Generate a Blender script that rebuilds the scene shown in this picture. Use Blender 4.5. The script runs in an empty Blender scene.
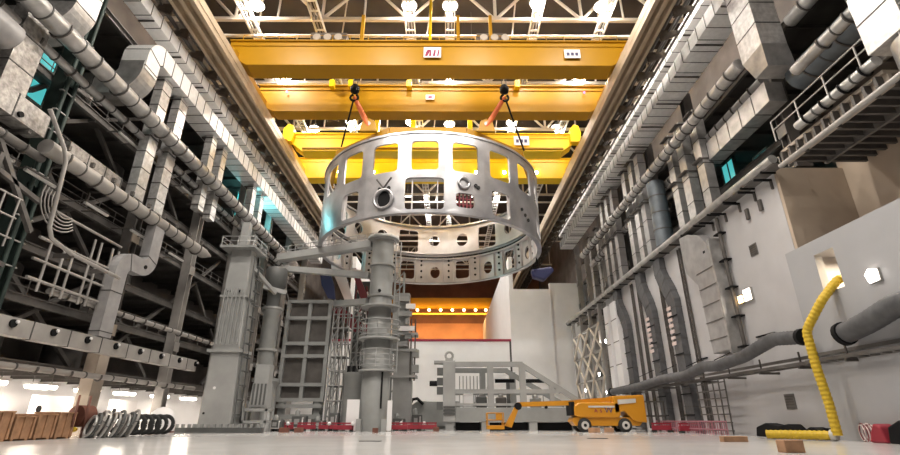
import bpy, math, random
from mathutils import Vector as V, Matrix

# ------------------------------------------------------------------ camera, world, exposure
sc = bpy.context.scene
COL = sc.collection
PI = math.pi
rnd = random.Random(7)
cd = bpy.data.cameras.new('camera'); cam = bpy.data.objects.new('camera', cd); COL.objects.link(cam)
cd.sensor_width = 36; cd.lens = 19.2; cd.clip_start = .05; cd.clip_end = 500
cam.location = (0, 0, 1.1); cam.rotation_euler = (PI/2 + math.atan(192.5/480), 0, -.0043)
sc.camera = cam
sc.view_settings.view_transform = 'Standard'; sc.view_settings.look = 'None'
sc.view_settings.gamma = 1; sc.view_settings.exposure = 0.0
sc.view_settings.use_curve_mapping = False
w = bpy.data.worlds.new('world'); sc.world = w; w.use_nodes = True
w.node_tree.nodes['Background'].inputs[0].default_value = (1, .96, .92, 1)
w.node_tree.nodes['Background'].inputs[1].default_value = .17
LAMP_W = 4600        # watts of one roof lamp
LAMP_COL = (1, .93, .84)

# ------------------------------------------------------------------ materials
def mat(name, col, rough=.5, metal=0.0, noise=0.0, scale=1.5, emit=None, estr=0, spec=.5, bump=0.0):
    m = bpy.data.materials.new(name); m.use_nodes = True
    nt = m.node_tree; b = nt.nodes['Principled BSDF']
    b.inputs['Base Color'].default_value = (*col, 1); b.inputs['Roughness'].default_value = rough
    b.inputs['Metallic'].default_value = metal; b.inputs['Specular IOR Level'].default_value = spec
    if noise or bump:
        tc = nt.nodes.new('ShaderNodeTexCoord'); n = nt.nodes.new('ShaderNodeTexNoise')
        n.inputs['Scale'].default_value = scale; n.inputs['Detail'].default_value = 5
        nt.links.new(tc.outputs['Object'], n.inputs['Vector'])
        if noise:
            r = nt.nodes.new('ShaderNodeValToRGB')
            lo = [max(0, c*(1-noise)) for c in col]; hi = [min(1, c*(1+noise)) for c in col]
            r.color_ramp.elements[0].color = (*lo, 1); r.color_ramp.elements[1].color = (*hi, 1)
            r.color_ramp.elements[0].position = .3; r.color_ramp.elements[1].position = .7
            nt.links.new(n.outputs['Fac'], r.inputs['Fac']); nt.links.new(r.outputs['Color'], b.inputs['Base Color'])
        if bump:
            bp = nt.nodes.new('ShaderNodeBump'); bp.inputs['Strength'].default_value = bump
            bp.inputs['Distance'].default_value = .05
            nt.links.new(n.outputs['Fac'], bp.inputs['Height']); nt.links.new(bp.outputs['Normal'], b.inputs['Normal'])
    if emit:
        b.inputs['Emission Color'].default_value = (*emit, 1); b.inputs['Emission Strength'].default_value = estr
    return m

M = {}
M['floor'] = mat('floor_epoxy', (.53, .522, .515), .16, 0, .06, .35)
M['white_wall'] = mat('white_wall', (.88, .87, .88), .6, 0, .03, .5)
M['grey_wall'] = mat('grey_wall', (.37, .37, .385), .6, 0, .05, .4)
M['right_wall'] = mat('right_wall', (.50, .49, .50), .6, 0, .05, .5)
M['foil_lit'] = mat('foil_lit', (.93, .92, .91), .42, .1, .06, 2.5, bump=.3)  # foil cladding again, lamp light put into a lighter colour
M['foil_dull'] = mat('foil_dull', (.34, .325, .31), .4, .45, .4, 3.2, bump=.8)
M['beige_wall'] = mat('beige_wall', (.47, .38, .295), .7, 0, .08, .4)
M['dark_wall'] = mat('dark_wall', (.17, .145, .13), .8, 0, .3, .3)
M['roof_dark'] = mat('roof_dark', (.05, .038, .03), .8, 0, .3, .3)
M['orange_lit_wall'] = mat('orange_lit_wall', (.62, .30, .16), .7, 0, .15, .2)  # orange light of the far hall put into the wall colour
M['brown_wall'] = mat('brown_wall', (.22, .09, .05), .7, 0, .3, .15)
M['maroon'] = mat('maroon', (.35, .03, .07), .5)
M['galv'] = mat('galvanised', (.44, .43, .42), .40, .55, .25, 1.2)
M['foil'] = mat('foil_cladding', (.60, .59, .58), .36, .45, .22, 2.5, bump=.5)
M['seam'] = mat('seam_dark', (.07, .068, .065), .6)
M['grey_duct'] = mat('grey_duct', (.36, .35, .35), .5, .2, .18, 1.0)
M['blue_duct'] = mat('blue_duct', (.13, .15, .17), .5, .3, .2, 1.0)
M['flex'] = mat('flex_grey', (.085, .085, .09), .65, 0, .25, 1.6, bump=.4)
M['steel'] = mat('steel_grey', (.15, .14, .132), .5, .25, .25, .8)
M['steel_light'] = mat('steel_light', (.38, .36, .34), .45, .3, .15, .8)
M['steel_dark'] = mat('steel_dark', (.10, .09, .083), .6, .2, .25, .8)
M['green_steel'] = mat('green_steel', (.035, .055, .048), .55, .1, .3, .8)
M['concrete'] = mat('concrete', (.40, .34, .28), .85, 0, .15, .6)
M['black'] = mat('black', (.010, .010, .011), .6, spec=.12)
M['tool'] = mat('tool_grey', (.27, .275, .268), .5, .05, .12, .6)
M['tool_light'] = mat('tool_light', (.33, .332, .325), .5, .05, .1, .6)
M['tool_dark'] = mat('tool_dark', (.10, .102, .10), .55, .1, .2, .6)
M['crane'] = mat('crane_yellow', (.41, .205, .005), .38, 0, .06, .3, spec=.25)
M['crane_lit'] = mat('crane_lit_yellow', (.86, .56, .005), .36, 0, .05, .3, spec=.3)  # crane yellow again, lightened to put the lamp light into its colour
M['runway'] = mat('runway_tan', (.46, .36, .25), .5, .2, .15, .8)
M['runway_dark'] = mat('runway_dark', (.10, .075, .055), .6, .2, .4, 1.5)
M['truss'] = mat('truss_paint', (.82, .74, .64), .45, 0, .05, 1)
M['ring'] = mat('ring_steel', (.42, .415, .43), .33, .75, .3, .35)
M['ring_in'] = mat('ring_white', (.62, .60, .60), .45, .3, .1, .6)
M['ring_dark'] = mat('ring_dark', (.03, .029, .03), .6, .2, spec=.2)
M['lens'] = mat('lamp_lens', (1, 1, 1), .4, emit=(1, .95, .86), estr=30)
M['lens_warm'] = mat('lamp_lens_warm', (1, .8, .5), .4, emit=(1, .62, .22), estr=14)
M['tube_on'] = mat('tube_lit', (1, 1, 1), .4, emit=(1, .90, .78), estr=14)
M['tube_off'] = mat('tube_unlit', (.70, .69, .67), .35)
M['red_lamp'] = mat('red_lamp', (1, .05, .1), .4, emit=(1, .04, .12), estr=8)
M['turq'] = mat('daylit_turquoise_glass', (.05, .3, .32), .15, emit=(.10, .62, .62), estr=.75)
M['orange_sling'] = mat('orange_sling', (.75, .16, .04), .6)
M['navy'] = mat('navy', (.012, .015, .075), .5)
M['pinkish'] = mat('pale_rose_panel', (.74, .62, .60), .45, .1)
M['wine'] = mat('wine_panel', (.20, .025, .035), .45)
M['yellow_hose'] = mat('yellow_hose', (.60, .40, .02), .5)
M['lift'] = mat('lift_orange', (.56, .24, .012), .35, 0, .05, .5)
M['rubber'] = mat('rubber', (.02, .02, .02), .8)
M['rim'] = mat('rim_white', (.55, .53, .50), .5)
M['white'] = mat('white_paint', (.80, .78, .78), .5)
M['red'] = mat('red_plastic', (.27, .02, .035), .5)
M['pink'] = mat('pink_netting', (.33, .14, .17), .6)
M['wood'] = mat('crate_wood', (.36, .20, .11), .75, 0, .25, 2)
M['rust'] = mat('reel_brown', (.16, .06, .04), .7, 0, .2, 2)
M['text_dark'] = mat('sign_dark', (.06, .05, .12), .6)
M['text_red'] = mat('sign_wine', (.25, .01, .06), .6)

# ------------------------------------------------------------------ mesh helpers
class MB:
    def __init__(s): s.v = []; s.f = []; s.m = []; s.sm = []
    def add(s, vs, fs, mi=0, sm=False):
        o = len(s.v); s.v += [V(p) for p in vs]
        for f in fs: s.f.append([o+i for i in f]); s.m.append(mi); s.sm.append(sm)
    def box(s, x0, y0, z0, x1, y1, z1, mi=0):
        s.add([(x, y, z) for x in (x0, x1) for y in (y0, y1) for z in (z0, z1)],
              [(0, 1, 3, 2), (4, 6, 7, 5), (0, 4, 5, 1), (2, 3, 7, 6), (0, 2, 6, 4), (1, 5, 7, 3)], mi); return s
    def beam(s, p, q, w, h, mi=0, up=(0, 0, 1)):          # box from p to q; h along up, w across
        p = V(p); q = V(q); t = (q-p).normalized(); u = V(up)
        if abs(t.dot(u)) > .99: u = V((0, 1, 0))
        a = t.cross(u).normalized(); b = a.cross(t)
        s.add([c + a*i*w/2 + b*j*h/2 for c in (p, q) for i in (-1, 1) for j in (-1, 1)],
              [(0, 2, 3, 1), (4, 5, 7, 6), (0, 1, 5, 4), (2, 6, 7, 3), (0, 4, 6, 2), (1, 3, 7, 5)], mi); return s
    def ibeam(s, p, q, w, h, t=.05, mi=0, up=(0, 0, 1)):
        p = V(p); q = V(q); d = (q-p).normalized(); u = V(up)
        if abs(d.dot(u)) > .99: u = V((0, 1, 0))
        a = d.cross(u).normalized(); b = a.cross(d)
        o = b*(h/2-t/2)
        s.beam(p+o, q+o, w, t, mi, up); s.beam(p-o, q-o, w, t, mi, up); s.beam(p, q, t, h-2*t, mi, up); return s
    def tube(s, pts, r, n=10, mi=0, caps=True, sm=True):
        P = [V(p) for p in pts]; k = len(P)
        R = r if isinstance(r, (list, tuple)) else [r]*k
        T = []
        for i in range(k):
            a = (P[i]-P[i-1]).normalized() if i else None
            b = (P[i+1]-P[i]).normalized() if i < k-1 else None
            T.append(((a or b)+(b or a)).normalized())
        u = T[0].orthogonal().normalized(); vs = []
        for i in range(k):
            u = (u - T[i]*u.dot(T[i])).normalized(); w_ = T[i].cross(u)
            vs += [P[i] + (u*math.cos(2*PI*j/n) + w_*math.sin(2*PI*j/n))*R[i] for j in range(n)]
        fs = [(i*n+j, i*n+(j+1) % n, (i+1)*n+(j+1) % n, (i+1)*n+j) for i in range(k-1) for j in range(n)]
        s.add(vs, fs, mi, sm)
        if caps:
            s.add(vs[:n], [tuple(range(n))[::-1]], mi); s.add(vs[-n:], [tuple(range(n))], mi)
        return s
    def sweep(s, pts, w, h, nrm, mi=0, seam=0, smi=1, sw=.07, sp=.03):   # rectangular duct, w along nrm
        P = [V(p) for p in pts]; N = V(nrm).normalized(); k = len(P); sec = []
        for i in range(k):
            a = (P[i]-P[i-1]).normalized() if i else (P[1]-P[0]).normalized()
            b = (P[i+1]-P[i]).normalized() if i < k-1 else a
            t = (a+b).normalized(); c = t.cross(N).normalized(); c = c/max(.3, t.dot(a))
            sec.append([P[i] + N*x*w/2 + c*y*h/2 for x, y in ((-1, -1), (1, -1), (1, 1), (-1, 1))])
        vs = [p for q in sec for p in q]
        fs = [(i*4+j, i*4+(j+1) % 4, i*4+4+(j+1) % 4, i*4+4+j) for i in range(k-1) for j in range(4)]
        s.add(vs, fs, mi); s.add(sec[0], [(3, 2, 1, 0)], mi); s.add(sec[-1], [(0, 1, 2, 3)], mi)
        if seam:
            d = 0
            for i in range(k-1):
                L = (P[i+1]-P[i]).length; t = (P[i+1]-P[i]).normalized(); c = t.cross(N)
                x = seam - d
                while x < L:
                    q = P[i]+t*x; s.beam(q-t*sw/2, q+t*sw/2, w+2*sp, h+2*sp, smi, up=c); x += seam
                d = (d+L) % seam
        return s
    def lathe(s, c, prof, axis=(0, 0, 1), n=24, mi=0, sm=True, cap=True):  # prof: (radius, height) along axis
        A = V(axis).normalized(); u = A.orthogonal().normalized(); w_ = A.cross(u); c = V(c); vs = []
        for r, z in prof: vs += [c + A*z + (u*math.cos(2*PI*j/n)+w_*math.sin(2*PI*j/n))*r for j in range(n)]
        k = len(prof)
        s.add(vs, [(i*n+j, i*n+(j+1) % n, (i+1)*n+(j+1) % n, (i+1)*n+j) for i in range(k-1) for j in range(n)], mi, sm)
        if cap: s.add(vs[:n], [tuple(range(n))[::-1]], mi); s.add(vs[-n:], [tuple(range(n))], mi)
        return s
    def prism(s, poly, d0, d1, plane='xz', mi=0):         # polygon extruded along the third axis
        f = {'xz': lambda a, b, d: (a, d, b), 'yz': lambda a, b, d: (d, a, b), 'xy': lambda a, b, d: (a, b, d)}[plane]
        n = len(poly); vs = [f(a, b, d0) for a, b in poly] + [f(a, b, d1) for a, b in poly]
        s.add(vs, [tuple(range(n))[::-1], tuple(range(n, 2*n))] + [(i, (i+1) % n, n+(i+1) % n, n+i) for i in range(n)], mi); return s
    def build(s, name, mats, parent=None, smooth=None, bevel=0):
        if not isinstance(mats, (list, tuple)): mats = [mats]
        org = ORG.get(parent.name, V((0, 0, 0))) if parent else V((0, 0, 0))
        me = bpy.data.meshes.new(name); me.from_pydata([tuple(p-org) for p in s.v], [], s.f); me.update()
        for m_ in mats: me.materials.append(M[m_])
        for p, mi, sm in zip(me.polygons, s.m, s.sm): p.material_index = mi; p.use_smooth = sm
        import bmesh as _b
        bm = _b.new(); bm.from_mesh(me); _b.ops.recalc_face_normals(bm, faces=bm.faces); bm.to_mesh(me); bm.free()
        o = bpy.data.objects.new(name, me); COL.objects.link(o)
        if parent: o.parent = parent
        ORG[o.name] = org
        if bevel:
            b = o.modifiers.new('bevel', 'BEVEL'); b.width = bevel; b.segments = 2; b.limit_method = 'ANGLE'
        return o
ORG = {}
def tag(o, label, cat, group=None, kind=None):
    o['label'] = label; o['category'] = cat
    if group: o['group'] = group
    if kind: o['kind'] = kind
    return o
def thing(name, label, cat, loc, group=None):
    o = bpy.data.objects.new(name, None); COL.objects.link(o); o.location = loc; ORG[o.name] = V(loc)
    o.empty_display_size = .3
    return tag(o, label, cat, group)
def struct(name, mb, m):
    o = mb.build(name, m); o['kind'] = 'structure'; return o
ORD = ['first', 'second', 'third', 'fourth', 'fifth', 'sixth', 'seventh', 'eighth', 'ninth', 'tenth', 'eleventh', 'twelfth',
       'thirteenth', 'fourteenth', 'fifteenth', 'sixteenth']
def arc(c, r, a0, a1, n, ea, eb):                         # points on an arc about c; ea, eb: unit axes
    c = V(c); ea = V(ea); eb = V(eb)
    return [c + (ea*math.cos(a0+(a1-a0)*i/n) + eb*math.sin(a0+(a1-a0)*i/n))*r for i in range(n+1)]

# ------------------------------------------------------------------ setting
def B(*a): return MB().box(*a)
struct('floor', B(-40, -12, -.5, 40, 95, 0), 'floor')
struct('floor_2', B(-26, 95.4, 14.8, 24, 176, 15.4), 'floor')
struct('ceiling', B(-40, -12, 55, 40, 178, 55.6), 'roof_dark')
struct('wall_left', B(-36, -12, 0, -35.4, 178, 55), 'dark_wall')
struct('wall_right', B(34, -12, 0, 34.6, 178, 55), 'dark_wall')
struct('wall_left_partition', B(-34.2, -12, 0, -33.9, 95, 4.4), 'white_wall')
struct('wall_right_lower', B(24, 31.3, 0, 25.2, 72, 18.3), 'right_wall')
struct('wall_right_recess', B(29, -12, 0, 29.8, 31.4, 19.6), 'beige_wall')
struct('wall_right_return', B(24.02, 31.0, 0, 28.98, 31.29, 18.3), 'beige_wall')
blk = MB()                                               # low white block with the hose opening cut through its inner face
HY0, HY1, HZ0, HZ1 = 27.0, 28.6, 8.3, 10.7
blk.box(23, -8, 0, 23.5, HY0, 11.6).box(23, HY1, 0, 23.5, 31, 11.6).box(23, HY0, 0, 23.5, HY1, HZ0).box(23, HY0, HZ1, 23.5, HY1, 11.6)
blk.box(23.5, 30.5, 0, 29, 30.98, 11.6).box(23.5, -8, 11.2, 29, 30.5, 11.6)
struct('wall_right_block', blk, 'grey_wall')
struct('wall_back', B(-30, 95, 0, 12.3, 95.8, 15.3), 'white_wall')
struct('trim_1', B(-30, 94.9, 15.3, 12.3, 95.9, 15.75), 'maroon')
struct('trim_2', B(11.95, 94.85, 0, 12.3, 95, 15.3), 'seam')
struct('wall_back_panel', B(12.3, 94.4, 0, 20.6, 95.8, 25.6), 'white_wall')
struct('wall_back_right', B(20.6, 94.9, 0, 34, 95.8, 27), 'white_wall')
struct('wall_pit_right', B(12.6, 96, 15.4, 13.4, 174, 33), 'white_wall')
struct('wall_pit_left', B(-20, 96, 15.4, -19.2, 174, 33), 'white_wall')
struct('wall_end', B(-36, 174, 15, 34, 175, 33.5), 'orange_lit_wall')
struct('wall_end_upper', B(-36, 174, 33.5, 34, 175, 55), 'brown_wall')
struct('wall_back_left', B(-35.4, 95, 0, -30, 95.8, 33), 'dark_wall')

# ------------------------------------------------------------------ roof: trusses, lighting trays, lamps
TY = [33.5, 45.5, 57.5, 69.5, 81.5, 95, 120, 146]
NX = [-23.5, -15.5, -9.3, 1.8, 12.6, 20.0]
NX = [-26.3, -15.6, -4.9, 5.8, 16.5, 27.2]
for i, y in enumerate(TY):
    t = thing('roof_truss', 'pale tubular roof truss spanning the hall, %s from the camera' % ORD[i], 'roof truss', (0, y, 47), 'roof trusses')
    MB().beam((-35, y, 47), (33, y, 47), .42, .42).build('bottom_chord', 'truss', t)
    MB().beam((-35, y, 53), (33, y, 53), .42, .42).build('top_chord', 'truss', t)
    MB().beam((-35, y+1.6, 45.9), (33, y+1.6, 45.9), .3, .3).build('lower_tie', 'truss', t)
    for k, x in enumerate(NX):
        MB().tube([(x, y, 47), (x, y, 53)], .2, 8).build('vertical', 'truss', t)
        MB().tube([(x, y, 47), (x+5.2, y, 53)], .2, 8).build('diagonal', 'truss', t)
        MB().tube([(x, y, 47), (x-5.2, y, 53)], .2, 8).build('diagonal', 'truss', t)
        MB().tube([(x+5.2, y, 47), (x+5.2, y, 53)], .14, 8).build('vertical', 'truss', t)
        MB().tube([(x+3, y, 53), (x+2.2, y+1.6, 45.9)], .1, 6).build('tie_rod', 'truss', t)
TRX = [-24.2, -16, -4.75, .2, 10.7, 19]
TRW = ['over the left crane rail', 'left of the hoist', 'left of the crane sign', 'just right of the crane sign', 'above the right hoist', 'near the right crane rail']
for i, x in enumerate(TRX):
    t = thing('lighting_tray', 'silver lighting tray running along the roof %s' % TRW[i], 'cable tray', (x, 20, 46.2), 'roof lighting trays')
    for sx in (-.55, .55): MB().beam((x+sx, 20, 46.4), (x+sx, 150, 46.4), .12, .5).build('side_rail', 'foil_lit', t)
    for k in range(86): MB().beam((x-.5, 21+k*1.5, 46.3), (x+.5, 21+k*1.5, 46.3), .25, .08).build('rung', 'foil_lit', t)
    m = MB(); m.tube([(x-.2, 20, 46.5), (x-.2, 150, 46.5)], .12, 6).tube([(x+.2, 20, 46.5), (x+.2, 150, 46.5)], .09, 6)
    m.build('conduits', 'steel_light', t)
lampxy = [(-23.2, 44), (-4.75, 44), (.2, 44), (10.7, 43.5), (18.6, 44), (-23.3, 56.5), (.1, 56.5), (18.5, 56.5), (-23, 70.5), (-16.4, 68.4), (-6.3, 68.4), (.2, 69),
          (10.7, 68.5), (18.6, 70), (-16, 96), (-4.75, 96), (.2, 96), (10.7, 96), (-4.75, 106), (.2, 106), (-4.75, 120), (.2, 120),
          (-20, 28), (-8, 28), (4, 28), (16, 28), (-20, 12), (-4, 12), (14, 12)]
def area_light(name, loc, size, power, col, parent, rot=(0, 0, 0)):
    l = bpy.data.lights.new(name, 'AREA'); l.shape = 'DISK'; l.size = size; l.energy = power; l.color = col
    o = bpy.data.objects.new(name, l); COL.objects.link(o); o.rotation_euler = rot
    if parent: o.parent = parent; o.location = V(loc)-ORG[parent.name]
    else: o.location = loc
    return o
LL = ['above the nearest girder by the left rail', 'above the nearest girder left of its logo plate', 'above the nearest girder right of its logo plate', 'above the nearest girder toward the right', 'above the nearest girder by the right rail',
      'between the two nearest girders on the left', 'between the two nearest girders in the middle', 'between the two nearest girders on the right', 'below the second girder by the left rail', 'below the second girder beside the left hook',
      'below the second girder left of centre', 'below the second girder right of centre', 'below the second girder beside the right hook', 'below the second girder by the right rail', 'far off beyond the ring, leftmost', 'far off beyond the ring, left of centre',
      'far off beyond the ring, right of centre', 'far off beyond the ring, rightmost', 'upper left of the pair seen through the ring opening', 'upper right of the pair seen through the ring opening', 'lower left of the pair seen through the ring opening', 'lower right of the pair seen through the ring opening',
      'overhead, above the left tools', 'overhead, left of the hall centre', 'overhead, right of the hall centre', 'overhead, above the white right wall', 'nearest row, on the left', 'nearest row, in the middle', 'nearest row, on the right']
for li, (x, y) in enumerate(lampxy):
    r = .85 if y < 90 else .6
    t = thing('high_bay_lamp', 'glowing roof lamp ' + LL[li], 'lamp', (x, y, 48.6), 'roof lamps')
    MB().lathe((x, y, 47.7), [(.25, .9), (.35, .5), (r+.1, .12), (r+.12, 0)], n=20).build('reflector', 'steel_light', t)
    MB().lathe((x, y, 47.55), [(r*.25, -.42), (r*.65, -.3), (r*.92, -.05), (r, .14)], n=20).build('lens', 'lens', t)
    MB().tube([(x, y, 48.5), (x, y, 55)], .05, 6).build('hanger', 'steel', t)
    area_light('lamp_light', (x, y, 47.0), 1.6, LAMP_W, LAMP_COL, t)
    if 40 < y < 75:
        l = bpy.data.lights.new('lamp_spill', 'POINT'); l.energy = 420; l.color = LAMP_COL; l.shadow_soft_size = .5
        o = bpy.data.objects.new('lamp_spill', l); COL.objects.link(o); o.parent = t; o.location = (0, 0, -1.9)
for i, (x, y, z) in enumerate([(-12.3, 62, 50.5), (3.2, 52, 49.6), (6, 96, 47), (-9, 96, 47)]):
    t = thing('strip_light', ['short lit strip lamp in the roof left of centre', 'short lit strip lamp in the roof right of the crane sign', 'far strip lamp right of the ring opening', 'far strip lamp left of the ring opening'][i], 'lamp', (x, y, z))
    MB().box(x-.9, y-.15, z, x+.9, y+.15, z+.15).build('housing', 'white', t); MB().tube([(x, y, z+.1), (x, y, 55)], .03, 5).build('hanger', 'steel', t); MB().box(x-.85, y-.12, z-.06, x+.85, y+.12, z).build('tube', 'tube_on', t)

# ------------------------------------------------------------------ crane runways
def runway(name, label, xa, xb, sgn):
    t = thing(name, label, 'crane runway', ((xa+xb)/2, 10, 35.6))
    y0, y1 = 8, 172
    inn = xa if sgn > 0 else xb                           # hall-side face
    MB().box(xa, y0, 35.9, xb, y1, 36.7).build('box_girder', 'runway', t)
    wd = (xb-xa)
    for k, f in enumerate((.08, .42, .78)):
        xc = inn + sgn*wd*f
        MB().box(xc-.16, y0, 35.25, xc+.16, y1, 35.9).build('bottom_flange', 'runway', t)
    m = MB(); m.box(inn+sgn*.75-.07, y0, 36.7, inn+sgn*.75+.07, y1, 36.9); m.build('rail', 'steel_light', t)
    out = xb if sgn > 0 else xa
    for k in range(55):
        y = y0+1+k*3; MB().prism([(out, 36.2), (out+sgn*2, 36.2), (out+sgn*2, 35.8), (out, 34.9)], y, y+.2).build('bracket', 'runway_dark', t)
    m = MB()
    for j, (dx, dz) in enumerate(((.5, 36.4), (1.0, 36.1), (1.5, 36.5), (1.9, 35.9))):
        m.tube([(out+sgn*dx, y0, dz), (out+sgn*dx, y1, dz)], .13, 6)
    m.build('conductor_bars', 'steel', t)
    MB().box(min(out, out+sgn*.9), y0, 36.7, max(out, out+sgn*.9), y1, 36.8).build('walkway', 'runway_dark', t)
runway('crane_runway', 'tan crane runway beam with stepped flanges along the left wall', -25.0, -22.3, -1)
runway('crane_runway', 'tan crane runway beam with stepped flanges along the right wall', 18.1, 20.4, 1)

# ------------------------------------------------------------------ overhead cranes
def sign(parent, name, x, y, z, wd, h, kind):
    p = MB().box(x-wd/2, y-.06, z-h/2, x+wd/2, y, z+h/2).build(name, 'white', parent); p['label'] = 'white sign plate'
    if kind == 'logo':
        for k in range(4):
            cx = x-wd*.33+k*wd*.22; bw = (.16, .16, .15, .09)[k]
            m = MB(); lean = (.16, -.08, 0, .04)[k]; hh = h*.24
            m.prism([(cx-bw-.02, z-h*.36), (cx+bw*.4, z-h*.40), (cx+bw+lean, z+hh*.1), (cx+bw+lean*1.4, z+hh*.9), (cx+lean*.6, z+hh), (cx-bw*.5, z-h*.05)], y-.1, y-.06)
            m.build('mark', 'text_red', p)
    elif kind == 'dots':
        for k in range(3):
            cx = x-wd*.27+k*wd*.27
            MB().box(cx-wd*.09, y-.1, z-h*.22, cx+wd*.09, y-.06, z+h*.12).build('mark', 'text_dark', p)
    else:
        MB().box(x-wd*.22, y-.1, z-h*.2, x+wd*.22, y-.06, z+h*.2).build('mark', 'text_red', p)
def girder(t, y, wd, zb, zt, mt, taper=2.2, x0=-24.2, x1=20.1):
    prof = [(x0, zb+1.2), (x0+taper, zb), (x1-taper, zb), (x1, zb+1.2), (x1, zt), (x0, zt)]
    g = MB().prism(prof, y, y+wd, 'xz').build('girder', mt, t, bevel=.05)
    m = MB(); m.box(x0, y-.22, zt-.12, x1, y, zt+.02).box(x0, y-.1, zt-.75, x1, y, zt-.65); m.build('flange', mt, g)
    return g
def carriage(t, y0, y1, z0, z1, mt):
    for x in (-24.4, 18.9):
        c = MB().prism([(y0-1.5, z0+.4), (y0-1.5, z1-.5), (y0-.2, z1), (y1+.2, z1), (y1+1.5, z1-.5), (y1+1.5, z0+.4)], x, x+1.4, 'yz').build('end_carriage', mt, t, bevel=.04)
        for k in range(6):
            yy = y0-1+(y1-y0+2)*k/5
            MB().lathe((x+.5, yy, z0+.35), [(.42, 0), (.42, .4)], (1, 0, 0), 14).build('wheel', 'steel_dark', c)
c1 = thing('overhead_crane', 'nearest yellow double girder overhead crane with white sign plates', 'crane', (-2.2, 47, 36.9), 'overhead cranes')
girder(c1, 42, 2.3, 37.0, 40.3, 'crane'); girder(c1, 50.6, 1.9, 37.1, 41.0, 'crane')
carriage(c1, 42, 52.5, 36.9, 38.6, 'crane')
sign(c1, 'sign_plate', -1.75, 41.78, 38.55, 1.9, 1.4, 'logo'); sign(c1, 'sign_plate', 13.6, 41.78, 38.4, 1.75, 1.15, 'dots')
sign(c1, 'sign_plate', -2.3, 50.4, 39.1, 1.1, .7, 'one')
for x in (-9.8, 1.1, 4.8): MB().box(x-.18, 42.3, 40.3, x+.18, 42.7, 44.5).build('mast', 'crane', c1)
MB().box(-2.25, 43, 40.3, -1.95, 43.3, 50).build('mast', 'crane_lit', c1)
m = MB()
for x in (-13.4, -13.1): m.box(x, 44.4, 40.3, x+.1, 44.5, 42.3)
for a, b in ((-15.6, -11.5), (3.2, 6.6)):
    cb = MB().box(a, 42.4, 40.3, b, 43.9, 41.9).build('winch_housing', 'runway_dark', c1)
    for k in range(3): MB().lathe((a+.8+k*1.2, 42.39, 41.1), [(.45, 0), (.45, -.25)], (0, 1, 0), 14).build('drum', 'concrete', cb)
for x in (-14.8, 8.8, -12.4, -5.0):
    MB().box(x-.3, 49.7, 40.3, x+.3, 50.6, 41.3).build('bracket', 'crane_lit', c1)
for x in (-20.5, 17.3): MB().lathe((x, 50.3, 39.8), [(.16, 0), (.12, -.15)], (0, 1, 0), 10).build('warning_lamp', 'red_lamp', c1)
m = MB(); m.tube([(-23, 42.2, 41.3), (19, 42.2, 41.3)], .04, 5)
for k in range(22): m.tube([(-23+k*2, 42.2, 40.3), (-23+k*2, 42.2, 41.3)], .04, 5)
m.build('guard_rail', 'crane', c1)
m = MB(); m.tube([(-24, 45.5, 40.6), (19, 45.5, 40.6)], .12, 6).tube([(-24, 48.4, 40.9), (19, 48.4, 40.9)], .09, 6); m.build('conduit', 'steel_light', c1)

c2 = thing('overhead_crane', 'farther brightly lit yellow double girder overhead crane above the ring', 'crane', (-2.2, 65, 36.9), 'overhead cranes')
girder(c2, 60, 2.1, 37.0, 39.9, 'crane_lit', 1.5, -22.6, 18.0); girder(c2, 68.3, 2.1, 37.0, 40.6, 'crane_lit', 1.5)
carriage(c2, 60, 70.4, 36.9, 38.6, 'crane')
sign(c2, 'sign_plate', 10.6, 59.75, 38.6, 2.2, 1.5, 'dots')
for x in (-23.0, 18.4):
    b = MB(); b.prism([(x-.8, 38.2), (x-.8, 40.2), (x-.2, 41), (x+.5, 40.8), (x+.8, 39.6), (x+.5, 38.2)], 59.2, 60.4).build('buffer_bracket', 'crane_lit', c2)
for x in (-5.2, 3.2, -10.5): MB().box(x-.35, 59.8, 40, x+.35, 60.6, 42.6).build('mast', 'crane_lit', c2)
MB().box(-21, 59.75, 37.3, 16.6, 60, 37.5).build('flange', 'crane', c2)
for k, x in enumerate((-17.5, -12, -7, -1, 4.5, 9, 14.2)):
    MB().lathe((x, 68.2, 38), [(.28, 0), (.2, -.2)], (0, 1, 0), 12).build('floodlight', 'lens', c2)
c3 = thing('overhead_crane', 'distant orange lit crane girder at the far end of the second hall', 'crane', (-2, 165, 36.9))
for x in (-24.3, 18.2): MB().box(x, 163, 36.9, x+2, 167, 38).build('end_carriage', 'crane', c3)
MB().box(-24, 164, 37, 20, 166, 40.5).build('girder', 'crane', c3)
MB().box(-22, 163.8, 34.6, 17.8, 164.6, 35.2).build('walkway', 'crane', c3)
for x in (-10.5, -6.5, -2.5, 1.5, 5.5, 9.5, 13):
    MB().lathe((x, 163.7, 36.2), [(.5, 0), (.4, -.3)], (0, 1, 0), 12).build('lamp', 'lens_warm', c3)
for x in (-21.5, 17): MB().box(x-.4, 164.2, 35.2, x+.4, 164.8, 37).build('bracket', 'crane', c3)
a = area_light('crane_glow', (0, 161, 35), 10, 4500, (1, .56, .18), c3, (PI/2, 0, 0)); a.rotation_euler = (PI/2-.35, 0, 0); a.data.shape = 'RECTANGLE'; a.data.size = 30; a.data.size_y = 2

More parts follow.
